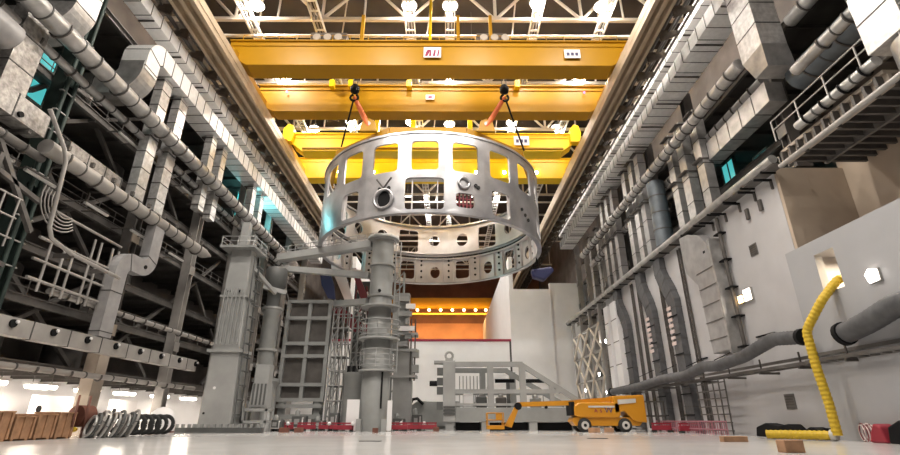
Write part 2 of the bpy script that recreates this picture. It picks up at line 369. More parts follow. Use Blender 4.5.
# ------------------------------------------------------------------ hoists, slings, lifting frame
RC = V((-2.3, 60, 0)); RR = 14.35
def hoist(x, y, tgt, tgt2, wl):
    t = thing('hoist_block', 'black hoist hook block hanging under the nearest crane on the %s' % wl, 'hook block', (x, y, 38.5))
    MB().box(x-.9, y-1.6, 40.9, x+.9, y+1.6, 41.6).build('trolley_frame', 'steel_dark', t)
    for dx in (-.3, .3): MB().tube([(x+dx, y, 41), (x+dx*.8, y, 37.6)], .05, 5).build('wire_rope', 'steel_dark', t)
    MB().lathe((x, y, 36.7), [(.15, 0), (.5, .2), (.55, .8), (.3, 1.2)], n=12).build('block', 'black', t)
    MB().tube(arc((x, y, 36.1), .45, PI*.6, PI*2.3, 12, (1, 0, 0), (0, 0, 1)), .14, 8).build('hook', 'black', t)
    s = MB().tube([(x, y, 36.2), ((x+tgt[0])/2, (y+tgt[1])/2, (36.2+tgt[2])/2), tgt], [.22, .3, .34], 8).build('lifting_sling', 'orange_sling')
    tag(s, 'orange round sling from the %s hook down to the yellow lifting frame' % wl, 'sling', 'orange slings')
    s = MB().tube([(x, y, 36.3), tgt2], .11, 6).build('wire_sling', 'black')
    tag(s, 'thin black wire sling from the %s hook to the ring edge' % wl, 'sling', 'black wire slings')
hoist(-11.0, 46.5, (-9.2, 47.3, 32.6), (-12.9, 50.2, 31.7), 'left')
hoist(6.6, 46.5, (4.4, 47.3, 32.6), (9.3, 51.0, 31.7), 'right')
lf = thing('spreader_beam', 'yellow spreader frame resting on top of the steel ring', 'lifting frame', (-2.3, 60, 30.8))
pts = [V((-2.3+14.0*math.cos(a), 60+14.0*math.sin(a), 31.65)) for a in [math.radians(-90-54+36*k) for k in range(10)]]
for k in range(10):
    if pts[k].y > 64 or pts[(k+1) % 10].y > 64: continue
    MB().beam(pts[k], pts[(k+1) % 10], .5, .7).build('rim_beam', 'crane', lf)
for k in [q for q in range(10) if pts[q].y < 64]: MB().box(pts[k].x-.3, pts[k].y-.3, 31.04, pts[k].x+.3, pts[k].y+.3, 31.4).build('foot', 'crane', lf)
for x in (-9.2, 4.4):
    b = MB().prism([(x-1.0, 31.9), (x-.7, 33.2), (x, 33.6), (x+.7, 33.2), (x+1.0, 31.9)], 47.0, 47.5).build('lifting_lug', 'crane', lf)
    MB().lathe((x, 46.95, 32.9), [(.25, 0), (.25, .6)], (0, 1, 0), 12).build('pin', 'steel_light', b)

# ------------------------------------------------------------------ the big ring
ring = thing('vessel_ring_segment', 'huge silver steel ring with window openings hanging from the cranes', 'steel ring', (-2.3, 60, 21.3))
NP = 20; DA = 2*PI/NP; TH_ = .22
def rp(a, z, r): return V((RC.x + r*math.sin(a), RC.y - r*math.cos(a), z))     # a = 0 faces the camera
def panel(mb, a0, a1, z0, z1, hole=None, rr=RR, th=TH_, corner=.45, n=6):
    """curved plate piece between two angles; hole (ha0, ha1, hz0, hz1, kind) is cut out"""
    N = 8*n
    def outer(k):                                        # point on the rectangle border
        s_, f = divmod(k, 2*n); f = f/(2*n)
        return [(a0+(a1-a0)*f, z0), (a1, z0+(z1-z0)*f), (a1-(a1-a0)*f, z1), (a0, z1-(z1-z0)*f)][s_]
    if not hole:
        seg = 6
        vs = [rp(a0+(a1-a0)*i/seg, z, q) for q in (rr, rr-th) for i in range(seg+1) for z in (z0, z1)]
        o = 2*(seg+1); fs = []; fi = []
        for i in range(seg):
            b = 2*i; fs += [(b, b+2, b+3, b+1), (b, o+b, o+b+2, b+2), (b+1, b+3, o+b+3, o+b+1)]; fi.append((o+b, o+b+1, o+b+3, o+b+2))
        mb.add(vs, fs, 0, False); mb.add(vs, fi, 1, False); return
    h0, h1, k0, k1, kind = hole; ca, cz = (h0+h1)/2, (k0+k1)/2; wa, wz = (h1-h0)/2, (k1-k0)/2
    def inner(k):
        a, z = outer(k); dx = (a-(a0+a1)/2)/((a1-a0)/2); dz = (z-(z0+z1)/2)/((z1-z0)/2)
        if kind == 'o':
            L = math.hypot(dx, dz); return ca+wa*dx/L, cz+wz*dz/L
        cx = corner/(wa*rr); czz = corner/wz
        x, y = abs(dx), abs(dz)
        ex, ey = x-(1-cx), y-(1-czz)
        if ex > 0 and ey > 0:
            u, v_ = ex/cx, ey/czz; L = math.hypot(u, v_)
            x, y = (1-cx)+cx*u/L, (1-czz)+czz*v_/L
        return ca+wa*math.copysign(x, dx), cz+wz*math.copysign(y, dz)
    vs = []
    for q in (rr, rr-th):
        vs += [rp(*outer(k), q) for k in range(N)] + [rp(*inner(k), q) for k in range(N)]
    fs = []; fi = []
    for k in range(N):
        j = (k+1) % N; fi.append((2*N+k, 3*N+k, 3*N+j, 2*N+j))
        fs += [(k, j, N+j, N+k), (N+k, N+j, 3*N+j, 3*N+k), (k, 2*N+k, 2*N+j, j)]
    mb.add(vs, fs, 0, False); mb.add(vs, fi, 1, False)
ZB, Z1, Z2, ZT = 21.3, 25.5, 25.9, 30.75
shell = MB(); A0 = math.radians(-.9)
def norm(a): return (a+PI) % (2*PI)-PI
for k in range(NP):
    a = A0+k*DA; c = norm(a); h = DA/2; dg = math.degrees(c); far = abs(dg) > 100
    # upper row
    if not far: panel(shell, a-h, a+h, Z2, ZT, (a-h*.66, a+h*.66, Z2+.25, ZT-1.0, 'r'))
    else:
        kk = k % 3
        if kk == 0: panel(shell, a-h, a+h, Z2, ZT, (a-h*.42, a+h*.42, 27.3, 29.4, 'o'))
        elif kk == 1: panel(shell, a-h, a+h, Z2, ZT, (a-h*.3, a+h*.44, 27.5, 29.3, 'o'))
        else: panel(shell, a-h, a+h, Z2, ZT, (a-h*.72, a+h*.72, Z2+.5, ZT-.7, 'r'))
    # lower row
    if not far:
        i = round((dg+.9)/18)
        if i == 0: panel(shell, a-h, a+h, ZB, Z2, (a-h*.93, a+h*.93, 21.5, 25.2, 'r'))
        elif i == -1: panel(shell, a-h, a+h, ZB, Z2, (a-h*.3, a+h*.36, 22.0, 23.9, 'o'))
        elif i == 1: panel(shell, a-h, a+h, ZB, Z2, (a-h*.5, a+h*.42, 21.9, 23.6, 'r'))
        elif i in (-2, 2): panel(shell, a-h, a+h, ZB, Z2, (a-h*.6, a+h*.55, 21.6, 24.7, 'r'))
        elif i in (-4, 4): panel(shell, a-h, a+h, ZB, Z2, (a-h*.6, a+h*.6, 22.0, 24.6, 'r'))
        else: panel(shell, a-h, a+h, ZB, Z2)
    else:
        if k % 2: panel(shell, a-h, a+h, ZB, Z2, (a-h*.5, a+h*.5, 21.9, 24.8, 'r'))
        else: panel(shell, a-h, a+h, ZB, Z2, (a-h*.34, a+h*.34, 22.1, 24.0, 'o'))
shell.build('shell', ['ring', 'ring_in'], ring)
def hoop(name, r0, r1, z0, z1, mt, seg=120, par=ring):
    m = MB(); vs = [rp(2*PI*i/seg, z, r) for i in range(seg) for r, z in ((r0, z0), (r1, z0), (r1, z1), (r0, z1))]
    m.add(vs, [(i*4+j, ((i+1) % seg)*4+j, ((i+1) % seg)*4+(j+1) % 4, i*4+(j+1) % 4) for i in range(seg) for j in range(4)], 0)
    return m.build(name, mt, par)
hoop('top_flange', RR-.55, RR+.1, 30.7, 31.0, 'ring')
hoop('bottom_flange', RR-.5, RR+.04, 21.1, 21.3, 'ring')
hoop('stiffener_hoop', RR-.6, RR-.2, 26.0, 26.15, 'ring_in'); hoop('stiffener_hoop', RR-.75, RR-.2, 25.05, 25.2, 'ring_in')
hoop('seal_groove', RR-.62, RR-.22, 25.3, 25.55, 'ring_dark')
for k in range(NP):
    a = A0+(k+.5)*DA; dg = abs(math.degrees(norm(a)))
    for off in (-.16, .16):
        m = MB(); b = a+off*DA*1.2
        p = [rp(b, z, r) for r, z in ((RR-.22, 21.4), (RR-.6, 21.4), (RR-.6, 25.5), (RR-.22, 25.5))]
        q = [rp(b+.006, z, r) for r, z in ((RR-.22, 21.4), (RR-.6, 21.4), (RR-.6, 25.5), (RR-.22, 25.5))]
        m.add(p+q, [(0, 1, 2, 3), (7, 6, 5, 4), (0, 4, 5, 1), (1, 5, 6, 2), (2, 6, 7, 3), (3, 7, 4, 0)]); m.build('stiffener_rib', 'ring_in', ring)
    if dg > 90:
        for z in (22.2, 23.2, 24.2, 24.9):
            c = rp(a, z, RR-.28); n = V((RC.x, RC.y, z))-c
            MB().lathe(c, [(.17, 0), (.17, .14)], n, 8).build('bolt', 'ring_dark', ring)
def port(a, z, r, depth, cap=True):
    c = rp(a, z, RR); n = (c-V((RC.x, RC.y, z))).normalized()
    p = MB().lathe(c, [(r, -.1), (r+.22, -.1), (r+.22, .25), (r, .25), (r*.98, -.1)], n, 28, cap=False).build('port_flange', 'ring', ring)
    if cap: MB().lathe(c-n*.2, [(r*.99, 0), (r*.99, .12)], n, 28).build('port_cover', 'black', p)
port(A0-DA+.005, 22.95, .98, .4)
port(A0+DA*.95, 24.75, .5, .2)
m = MB()
for dx in (-.3, .3):
    for k in range(5): m.tube([rp(A0-DA+dx*.16*k/4, 24.3+.9*k/4, RR+.05), rp(A0-DA+dx*.16*(k+1)/4, 24.3+.9*(k+1)/4, RR+.05)], .09, 6)
m.build('cable_loop', 'steel_dark', ring)
for da, z in ((-1.1, 24.2), (-.86, 24.2), (2.75, 23.6), (2.9, 23.1), (3.05, 22.7), (1.25, 24.7), (1.32, 24.5)):
    c = rp(A0+DA*da, z, RR); n = (c-V((RC.x, RC.y, z))).normalized(); MB().lathe(c, [(.2, 0), (.2, .12)], n, 10).build('small_port', 'ring_dark', ring)
g = MB()
for k in range(5): b = A0+DA*.76+k*DA*.095; g.tube([rp(b, 21.9, RR-.35), rp(b, 23.7, RR-.35)], .1, 6)
for z in (22.4, 23.1): g.tube([rp(A0+DA*.74, z, RR-.35), rp(A0+DA*1.2, z, RR-.35)], .08, 6)
g.build('grille', 'wine', ring)
# loose tarpaulin at the ring's right foot, seen below its edge
tp = thing('tarpaulin_bundle', 'dark navy covered bundle strapped below the right edge of the ring', 'covered bundle', (12, 60.5, 18))
MB().prism([(10.9, 19.4), (13.6, 19.8), (13.9, 19.2), (12.5, 17.9), (11.1, 18.3)], 60.1, 61.3).build('cover', 'navy', tp, bevel=.25)
for x in (11.5, 11.9): MB().tube([(x, 60.6, 19.4), (11.75, 60.6, 21.2)], .06, 6).build('strap', 'black', tp)
# ------------------------------------------------------------------ left wall: galleries, columns, ducts
def gallery(name, label, x0, x1, y0, y1, z, edge, rail=True, th=.3, sgn=-1, slab='steel_dark'):
    """deck along a wall; edge = x of the hall-side edge"""
    t = thing(name, label, 'gallery', (edge, y0, z))
    MB().box(x0, y0, z-th, x1, y1, z).build('deck', slab, t)
    e0 = edge; MB().ibeam((e0, y0, z-.25), (e0, y1, z-.25), .3, .6, .06).build('edge_beam', 'steel', t)
    m = MB()
    n = int((y1-y0)/3)
    for k in range(n+1): MB().ibeam((x0, y0+k*3, z-th-.2), (x1, y0+k*3, z-th-.2), .2, .4, .05).build('joist', 'steel_dark', t)
    if rail:
        for h in (.55, 1.1): MB().tube([(e0, y0, z+h), (e0, y1, z+h)], .04, 6).build('handrail', 'steel', t)
        m = MB()
        for k in range(int((y1-y0)/2)+1): m.tube([(e0, y0+2*k, z), (e0, y0+2*k, z+1.1)], .035, 5)
        m.build('rail_posts', 'steel', t)
    return t
LZ = [4.75, 8.9, 12.3, 16.6, 20.6, 24.2, 28.6, 33.0]
LW = ['lowest', 'second', 'third', 'fourth', 'fifth', 'sixth', 'seventh', 'topmost']
for i, z in enumerate(LZ):
    gallery('gallery_floor', '%s dark steel gallery floor along the left wall' % LW[i], -35.3, -28.6, 6, 94, z, -28.6, rail=i in (1, 3, 5), th=.3)
CY = [28.6, 39.6, 49.6, 59.4, 69.4, 79.5, 89.5]
for i, y in enumerate(CY):
    t = thing('steel_column', ['dark green steel column nearest on the left wall', 'pale column behind the paired foil risers on the left wall', 'light steel column left of the grey box tower',
              'steel column behind the grey box tower', 'fifth steel column along the left wall', 'sixth steel column along the left wall', 'farthest steel column on the left wall'][i], 'column', (-27.95, y, 0), 'left wall columns')
    c = ('green_steel', 'concrete', 'steel_light')[min(i, 2)]
    MB().ibeam((-27.95, y, 4.3 if i == 1 else 0), (-27.95, y, 34.8), .9, .9, .1, 0, (0, 1, 0)).build('shaft', c if i != 1 else 'steel', t)
    if i == 1: MB().box(-28.45, y-.6, 0, -27.45, y+.6, 6).build('pedestal', 'concrete', t)
    else: MB().box(-28.55, y-.65, 0, -27.35, y+.65, .25).build('base_plate', c, t)
    for z in (8, 16, 24, 32): MB().box(-27.5, y-.5, z-.5, -27.4, y+.5, z+.4).build('bracket', c, t)
    if i == 0:
        for k in range(12): MB().tube([(-27.5, y-.6, 10+k*1.6), (-27.25, y-.6, 10+k*1.6), (-27.25, y+.6, 10+k*1.6)], .06, 5).build('clamp', 'galv', t)
        for dx in (-.35, .35): MB().tube([(-27.3, y+dx, 6), (-27.3, y+dx, 33)], .14, 8).build('riser_pipe', 'green_steel', t)
for i in range(6):                                       # bracing between the columns, back in the bays
    for lv, (za, zb) in enumerate(((5, 12), (12.5, 20), (20.8, 28))):
        if (i+lv) % 2 == 0 and i > 0: continue
        ya, yb = CY[i], CY[i+1]
        t = thing('cross_bracing', 'steel cross bracing in the %s left bay, %s level' % (ORD[i], ('lower', 'middle', 'upper')[lv]), 'bracing', (-29.3, ya, za), 'left wall bracing')
        MB().beam((-29.3, ya+.5, za), (-29.3, yb-.5, zb), .3, .3).build('brace', 'steel', t)
        MB().beam((-29.7, ya+.5, zb), (-29.7, yb-.5, za), .3, .3).build('brace', 'steel', t)
# long ducts on the left
def duct_run(name, label, x0, x1, y0, y1, z0, z1, mt='foil', seam=1.5, extra=None):
    t = thing(name, label, 'duct', ((x0+x1)/2, y0, z0))
    MB().sweep([((x0+x1)/2, y0, (z0+z1)/2), ((x0+x1)/2, y1, (z0+z1)/2)], x1-x0, z1-z0, (1, 0, 0), 0, seam).build('casing', [mt, 'seam'], t)
    m = MB()
    xo = x0 if abs(x0) > abs(x1) else x1
    for k in range(int((y1-y0)/4.5)):
        y = y0+2+k*4.5; s_ = -1 if x0 < 0 else 1
        MB().box(min(x0, x1), y, z0-.16, max(x0, x1)+0, y+.12, z0-.04).build('hanger', 'steel_dark', t)
    return t
duct_run('insulated_duct', 'upper bright foil clad duct under the left crane runway', -26.9, -25.5, 12, 93, 33.3, 34.5, 'foil_lit')
t = thing('insulated_duct', 'large foil clad duct along the left wall ending in a rounded drop bend', 'duct', (-26.6, 33, 30.6))
pth = [V((-26.6, 93, 31.3)), V((-26.6, 34.6, 31.3))] + arc((-26.6, 34.6, 30.1), 1.2, PI/2, PI, 8, (0, 1, 0), (0, 0, 1))[1:] + [V((-26.6, 33.4, 28.6))]
MB().sweep(pth, 2.2, 1.7, (1, 0, 0), 0, 1.5).build('casing', ['foil_lit', 'seam'], t)
pth = [V((-26.6, 33.4, 29.3))] + arc((-28.2, 33.4, 28.6), 1.6, 0, -PI/2, 10, (1, 0, 0), (0, 0, 1)) + [V((-35.3, 33.4, 27.0))]
MB().sweep(pth, 1.9, 2.0, (0, 1, 0), 0, 2.2).build('elbow', ['galv', 'seam'], t)
t = thing('insulated_duct', 'foil duct dropping through the top left corner and curving into the wall', 'duct', (-26.4, 25.6, 26))
pth = [V((-26.4, 25.8, 33.2)), V((-26.4, 25.8, 28.6))] + arc((-28.0, 25.8, 28.0), 1.6, 0, -PI/2, 10, (1, 0, 0), (0, 0, 1)) + [V((-35.3, 25.8, 26.4))]
MB().sweep(pth, 1.9, 1.9, (0, 1, 0), 0, 1.8).build('casing', ['foil', 'seam'], t)
def round_run(name, label, x, y0, y1, z, r, mt='galv', step=3.0, sgn=-1, clamp='steel_dark'):
    t = thing(name, label, 'pipe', (x, y0, z))
    ys = [y0]; 
    m = MB().tube([(x, y0, z), (x, y1, z)], r, 18)
    n = int((y1-y0)/step)
    for k in range(1, n): m.tube([(x, y0+k*step-.05, z), (x, y0+k*step+.05, z)], r+.04, 18, 1)
    m.build('pipe', [mt, 'seam'], t)
    for k in range(n):
        y = y0+step*(k+.5)
        MB().tube(arc((x, y, z), r+.09, -.4, PI+.4, 10, (-sgn, 0, 0), (0, 0, -1)) + [V((x+sgn*(r+.4), y, z+.2))], .07, 5).build('clamp', clamp, t)
    return t
round_run('spiral_pipe', 'large grey round duct high on the left wall', -25.4, 14, 76, 24.9, .62)
round_run('spiral_pipe', 'thinner pipe behind the large grey duct high on the left', -26.7, 14, 80, 24.0, .3)
t = round_run('spiral_pipe', 'grey round duct at mid height on the left wall ending in a pointed tip', -25.5, 26.4, 47.5, 17.2, .52, 'steel_light')
MB().tube([(-25.5, 47.5, 17.2), (-25.5, 49, 17.4)], [.5, .12], 16).build('tip', 'steel_light', t)
for k in range(9): MB().box(-25.2, 27.5+k*2.3, 17.6, -24.95, 27.7+k*2.3, 17.95).build('lug', 'steel_dark', t)
for i, (x, y0, z) in enumerate([(-26.9, 27, 15.9), (-26.6, 32, 15.9), (-26.6, 37.5, 15.9), (-26.6, 43.5, 15.9), (-27.2, 34, 23.2), (-27.2, 38.5, 23.2), (-27.2, 44, 23.2), (-27.2, 50, 23.2), (-26.8, 20, 15.9), (-26.8, 23.5, 15.9)]):
    t = thing('strip_light', 'pale tube light below the %s left duct, %s from the camera' % ('middle' if z < 20 else 'high', ORD[i % 4 if z > 20 else i if i < 4 else i-8]) + (' end of the bay' if i > 7 else ''), 'strip light', (x, y0, z), 'left wall strip lights')
    MB().box(x-.1, y0, z+.1, x+.1, y0+2.6, z+.22).build('housing', 'steel', t)
    MB().tube([(x, y0+.05, z), (x, y0+2.55, z)], .12, 8).build('tube', 'tube_off', t)
    for d in (.3, 2.2): MB().box(-28.5, y0+d, z+.2, x+.1, y0+d+.08, z+.3).build('support_arm', 'steel', t)
# low manifold with ports
t = thing('manifold_duct', 'long pale box duct with black round ports low on the left wall', 'duct', (-25.4, 14, 6))
MB().sweep([(-25.6, 14, 6.15), (-25.6, 50, 6.15)], .7, 1.05, (1, 0, 0), 0, 3.1).build('casing', ['steel_light', 'seam'], t)
for k in range(12):
    p = MB().lathe((-25.25, 15.6+k*3.1, 6.3), [(.24, 0), (.24, .12)], (1, 0, 0), 14).build('port', 'black', t)
    MB().lathe((-25.13, 15.75+k*3.1, 6.42), [(.1, 0), (.1, .1)], (1, 0, 0), 8).build('cap', 'white', p)
round_run('spiral_pipe', 'slim pipe below the manifold duct on the left wall', -26.1, 12, 52, 4.1, .2, 'steel_light')
round_run('spiral_pipe', 'slim pipe above the manifold duct on the left wall', -26.3, 31, 56, 9.0, .2, 'steel_light')
# paired vertical foil risers
def riser(label, x, y, z0, z1, wx, wy, mt='foil', seam=1.6, grp=None, name='riser_duct'):
    t = thing(name, label, 'duct', (x, y, z0), grp)
    MB().sweep([(x, y, z0), (x, y, z1)], wx, wy, (1, 0, 0), 0, seam).build('casing', [mt, 'seam'], t)
    for z in (z0+.4, (z0+z1)/2, z1-.4): MB().box(x-wx/2-.4, y-wy/2-.12, z, x+wx/2, y+wy/2+.12, z+.1).build('collar', 'steel_dark', t)
    return t
riser('nearer of two paired foil risers on the left wall', -26.4, 36.6, 17.8, 30.4, .8, 1.25, grp='left paired risers')
riser('farther of two paired foil risers on the left wall', -26.4, 39.5, 17.8, 30.4, .8, 1.3, grp='left paired risers')
riser('nearer small riser above the grey box tower', -26.4, 46.2, 21.5, 30.4, .8, 1.1, grp='left small risers')
riser('farther small riser above the grey box tower', -26.4, 48.8, 21.5, 30.4, .8, 1.1, grp='left small risers')
riser('first distant riser on the left wall beyond the tower', -26.4, 58.2, 10, 30.4, .8, 1.2, grp='left far risers', seam=2.2)
riser('second distant riser on the left wall beyond the tower', -26.4, 61.0, 10, 30.4, .8, 1.2, grp='left far risers', seam=2.2)
t = thing('jogged_duct', 'pale duct on the left wall with a rounded S bend halfway down', 'duct', (-25.6, 36, 6.7))
pth = [V((-25.6, 39.2, 16.7)), V((-25.6, 39.2, 14.2))] + arc((-25.6, 38.0, 14.0), 1.2, 0, -PI/2, 8, (0, 1, 0), (0, 0, 1))[1:] + arc((-25.6, 36.9, 11.7), 1.1, PI/2, PI, 8, (0, 1, 0), (0, 0, 1)) + [V((-25.6, 35.8, 6.75))]
MB().sweep(pth, .8, 1.35, (1, 0, 0), 0, 3).build('casing', ['grey_duct', 'seam'], t)
MB().lathe((-25.2, 38.4, 12.9), [(.16, 0), (.16, .1)], (1, 0, 0), 10).build('vent', 'black', t)
# near top-left foil box ducts
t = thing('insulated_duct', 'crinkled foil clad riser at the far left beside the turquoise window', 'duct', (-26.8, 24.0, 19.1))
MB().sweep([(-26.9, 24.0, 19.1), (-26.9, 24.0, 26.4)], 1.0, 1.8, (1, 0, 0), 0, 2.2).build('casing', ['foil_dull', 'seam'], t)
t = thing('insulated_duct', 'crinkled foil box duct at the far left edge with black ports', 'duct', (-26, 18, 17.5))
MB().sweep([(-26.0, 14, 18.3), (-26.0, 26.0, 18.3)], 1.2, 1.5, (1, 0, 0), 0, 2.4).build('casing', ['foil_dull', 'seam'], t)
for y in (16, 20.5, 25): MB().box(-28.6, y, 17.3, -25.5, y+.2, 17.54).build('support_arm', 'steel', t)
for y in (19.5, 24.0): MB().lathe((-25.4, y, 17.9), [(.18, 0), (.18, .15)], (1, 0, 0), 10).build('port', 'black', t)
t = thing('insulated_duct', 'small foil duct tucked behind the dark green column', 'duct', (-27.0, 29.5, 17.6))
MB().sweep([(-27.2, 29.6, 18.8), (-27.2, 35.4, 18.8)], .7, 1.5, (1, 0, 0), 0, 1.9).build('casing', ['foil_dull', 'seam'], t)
for y in (30.5, 34.5): MB().box(-28.6, y, 17.9, -26.9, y+.15, 18.04).box(-28.7, y, 16.6, -28.5, y+.15, 18.04).build('support_arm', 'steel', t)
round_run('spiral_pipe', 'bulky round duct entering from the upper left corner', -26.3, 12, 22.6, 22.4, .9, 'grey_duct')
round_run('spiral_pipe', 'pipe just under the foil box duct at the far left', -26.0, 12, 27, 16.6, .28, 'steel')
# windows to daylight
def window(name, x, y0, y1, z0, z1, fr='green_steel', cross=False):
    p = MB().box(x-.05, y0, z0, x+.05, y1, z1).build(name, 'turq'); p['kind'] = 'structure'
    m = MB(); s_ = .18
    m.box(x-.15, y0-s_, z0-s_, x+.15, y1+s_, z0).box(x-.15, y0-s_, z1, x+.15, y1+s_, z1+s_).box(x-.15, y0-s_, z0, x+.15, y0, z1).box(x-.15, y1, z0, x+.15, y1+s_, z1)
    m.build('window_frame', fr, p)
    MB().box(x-.1, (y0+y1)/2-.08, z0, x+.1, (y0+y1)/2+.08, z1).build('mullion', fr, p)
    if cross: MB().beam((x+.2 if x < 0 else x-.2, y0, z0+.4), (x+.2 if x < 0 else x-.2, y1, z1-.6), .35, .35, up=(1, 0, 0)).build('bracing', 'steel', p)
window('window_1', -29.9, 28.1, 30.9, 22.4, 26.9, cross=True)
MB().beam((-29.2, 28.3, 24.6), (-28.6, 33, 25.2), .3, .3).build('strut', 'steel', bpy.data.objects['window_1'])
window('window_4', -29.9, 61.5, 63.6, 27.6, 31.0)
area_light('window_daylight', (-29.5, 62.5, 29.3), 2.0, 1500, (.25, .95, 1), bpy.data.objects['window_4'], (0, -PI/2+.12, 0))
# pipe rack / caged frame in the middle of the left wall
t = thing('pipe_rack', 'pale tubular rack of crossing rails on the middle of the left wall', 'pipe rack', (-26, 28.5, 8.8))
for z in (9.3, 10.5, 11.9, 13.9): MB().tube([(-25.9, 28.6, z), (-25.9, 36.0, z-.1)], .1, 7).build('rail', 'steel_light', t)
for y in (29.6, 30.8, 31.6, 33.2, 33.9, 35.2, 35.9): MB().tube([(-25.9, y, 8.6), (-25.9, y, 13.4 if y > 32 else 12)], .09, 7).build('upright', 'steel_light', t)
t = thing('bent_pipe', 'pale pipe bent in a square corner in front of the left pipe rack', 'pipe', (-25.5, 28.4, 12))
MB().tube([(-24.7, 25, 19.0), (-24.7, 26.9, 17.3), (-24.7, 27.3, 16.6), (-24.7, 27.7, 12.2), (-24.7, 28.1, 11.6), (-24.7, 30, 11.2), (-24.7, 35, 11.0)], .13, 9).build('pipe', 'steel_light', t)
for y in (30, 33.5): MB().box(-25.9, y, 10.95, -24.6, y+.12, 11.25).build('support', 'steel_dark', t)
t = thing('cable_bundle', 'looped bundle of pale cables beside the left pipe rack', 'cables', (-25.7, 29.5, 12))
for k in range(5): MB().tube(arc((-25.7-.05*k, 29.6, 14.6), 1.0+.22*k, PI*.9, PI*1.75, 10, (0, 1, 0), (0, 0, 1)), .05, 5).build('cable', 'steel_light', t)
t = thing('truss_bracket', 'diagonal steel bracket frame at the far left edge at mid height', 'bracket', (-26, 20, 10))
for a, b in (((24, 16.4), (28, 12)), ((20, 15.4), (28, 14)), ((20, 10.5), (27, 9.5)), ((22, 9), (22, 15.6)), ((24.5, 9), (24.5, 15.6))):
    MB().beam((-26.1, a[0], a[1]), (-26.1, b[0], b[1]), .28, .28).build('strut', 'steel', t)
t = thing('railing_panel', 'pale railing panel at the left edge beside the dark green column', 'railing', (-26, 21, 10.5))
for z in (11, 12.2, 13.4): MB().tube([(-25.7, 19, z), (-25.7, 26.4, z)], .06, 6).build('rail', 'steel_light', t)
for k in range(8): MB().tube([(-25.7, 19.2+k, 10.4), (-25.7, 19.2+k, 13.4)], .06, 6).build('post', 'steel_light', t)
# equipment standing in the gallery bays
bay = [('grey cabinet', 4.75, 22, 2.2, 2.2), ('large round tank', 8.9, 33, 1.3, 2.6), ('grey cabinet', 8.9, 42, 2.0, 2.4), ('large round tank', 12.3, 45, 1.2, 3), ('grey cabinet', 16.6, 31, 2.4, 2.3),
       ('large round tank', 20.6, 40, 1.3, 2.6), ('grey cabinet', 20.6, 33.5, 2, 2.4), ('large round tank', 4.75, 33, 1.5, 3.2), ('grey cabinet', 12.3, 24, 2.4, 2.6), ('large round tank', 4.75, 41, 1.4, 3)]
for i, (k, z, y, s_, h) in enumerate(bay):
    lab = {4.75: 'lowest', 8.9: 'second', 12.3: 'third', 16.6: 'fourth', 20.6: 'fifth'}[z]
    if 'tank' in k:
        t = thing('round_tank', 'dim round vertical tank on the %s left gallery%s' % (lab, ', nearer one' if y == 33 and z < 5 else ', farther one' if z < 5 else ''), 'tank', (-32, y, z))
        MB().lathe((-32, y, z), [(s_, .3), (s_, h), (s_*.6, h+.4)], n=20).build('shell', 'steel', t)
        for a in range(3): MB().box(-32+s_*.7*math.cos(a*2.1)-.08, y+s_*.7*math.sin(a*2.1)-.08, z, -32+s_*.7*math.cos(a*2.1)+.08, y+s_*.7*math.sin(a*2.1)+.08, z+.4).build('leg', 'steel_dark', t)
    else:
        t = thing('switch_cabinet', 'dim grey equipment cabinet on the %s left gallery' % lab, 'cabinet', (-32, y, z))
        MB().box(-33, y-s_/2, z, -31.7, y+s_/2, z+h).build('body', 'steel', t)
        for d in (-1, 1): MB().box(-31.7, y+d*s_/4-s_/4+.05, z+.1, -31.65, y+d*s_/4+s_/4-.05, z+h-.1).build('door', 'steel_light', t)
# lit ground bay on the left
for i, (y, z) in enumerate([(20.5, 3.55), (25, 3.5), (29, 3.5), (33.5, 3.45), (38, 3.4), (43, 3.4), (48, 3.4), (54, 3.4), (60, 3.4), (67, 3.4), (75, 3.4)]):
    t = thing('fluorescent_light', 'lit ceiling tube lamp under the left gallery, %s from the camera' % ORD[i], 'lamp', (-30.5, y, z), 'ground bay lamps')
    MB().box(-31.1, y-1.1, z+.12, -29.9, y+1.1, z+.3).build('housing', 'white', t)
    for dx in (-.3, .3): MB().tube([(-30.5+dx, y-1, z+.02), (-30.5+dx, y+1, z+.02)], .17, 8).build('tube', 'tube_on', t)
    for dy in (-.9, .9): MB().tube([(-30.5, y+dy, z+.2), (-30.5, y+dy, 4.5)], .03, 5).build('hanger', 'steel', t)
    if i % 2 == 0: area_light('tube_light', (-30.5, y, z-.15), 1.8, 420, (1, .86, .70), t)
for i, (y, h) in enumerate([(28, 3), (34, 3), (41, 3), (50, 3)]):
    t = thing('site_hoarding', 'white site panel with a round vent under the left gallery, %s from the camera' % ORD[i], 'panel', (-31.5, y, 0), 'ground bay panels')
    MB().box(-31.8, y-2, 0, -31.5, y+2, 2.9).build('panel', 'white', t); MB().lathe((-31.5, y-1.4, 1.9), [(.25, 0), (.25, .06)], (1, 0, 0), 14).build('vent', 'black', t)
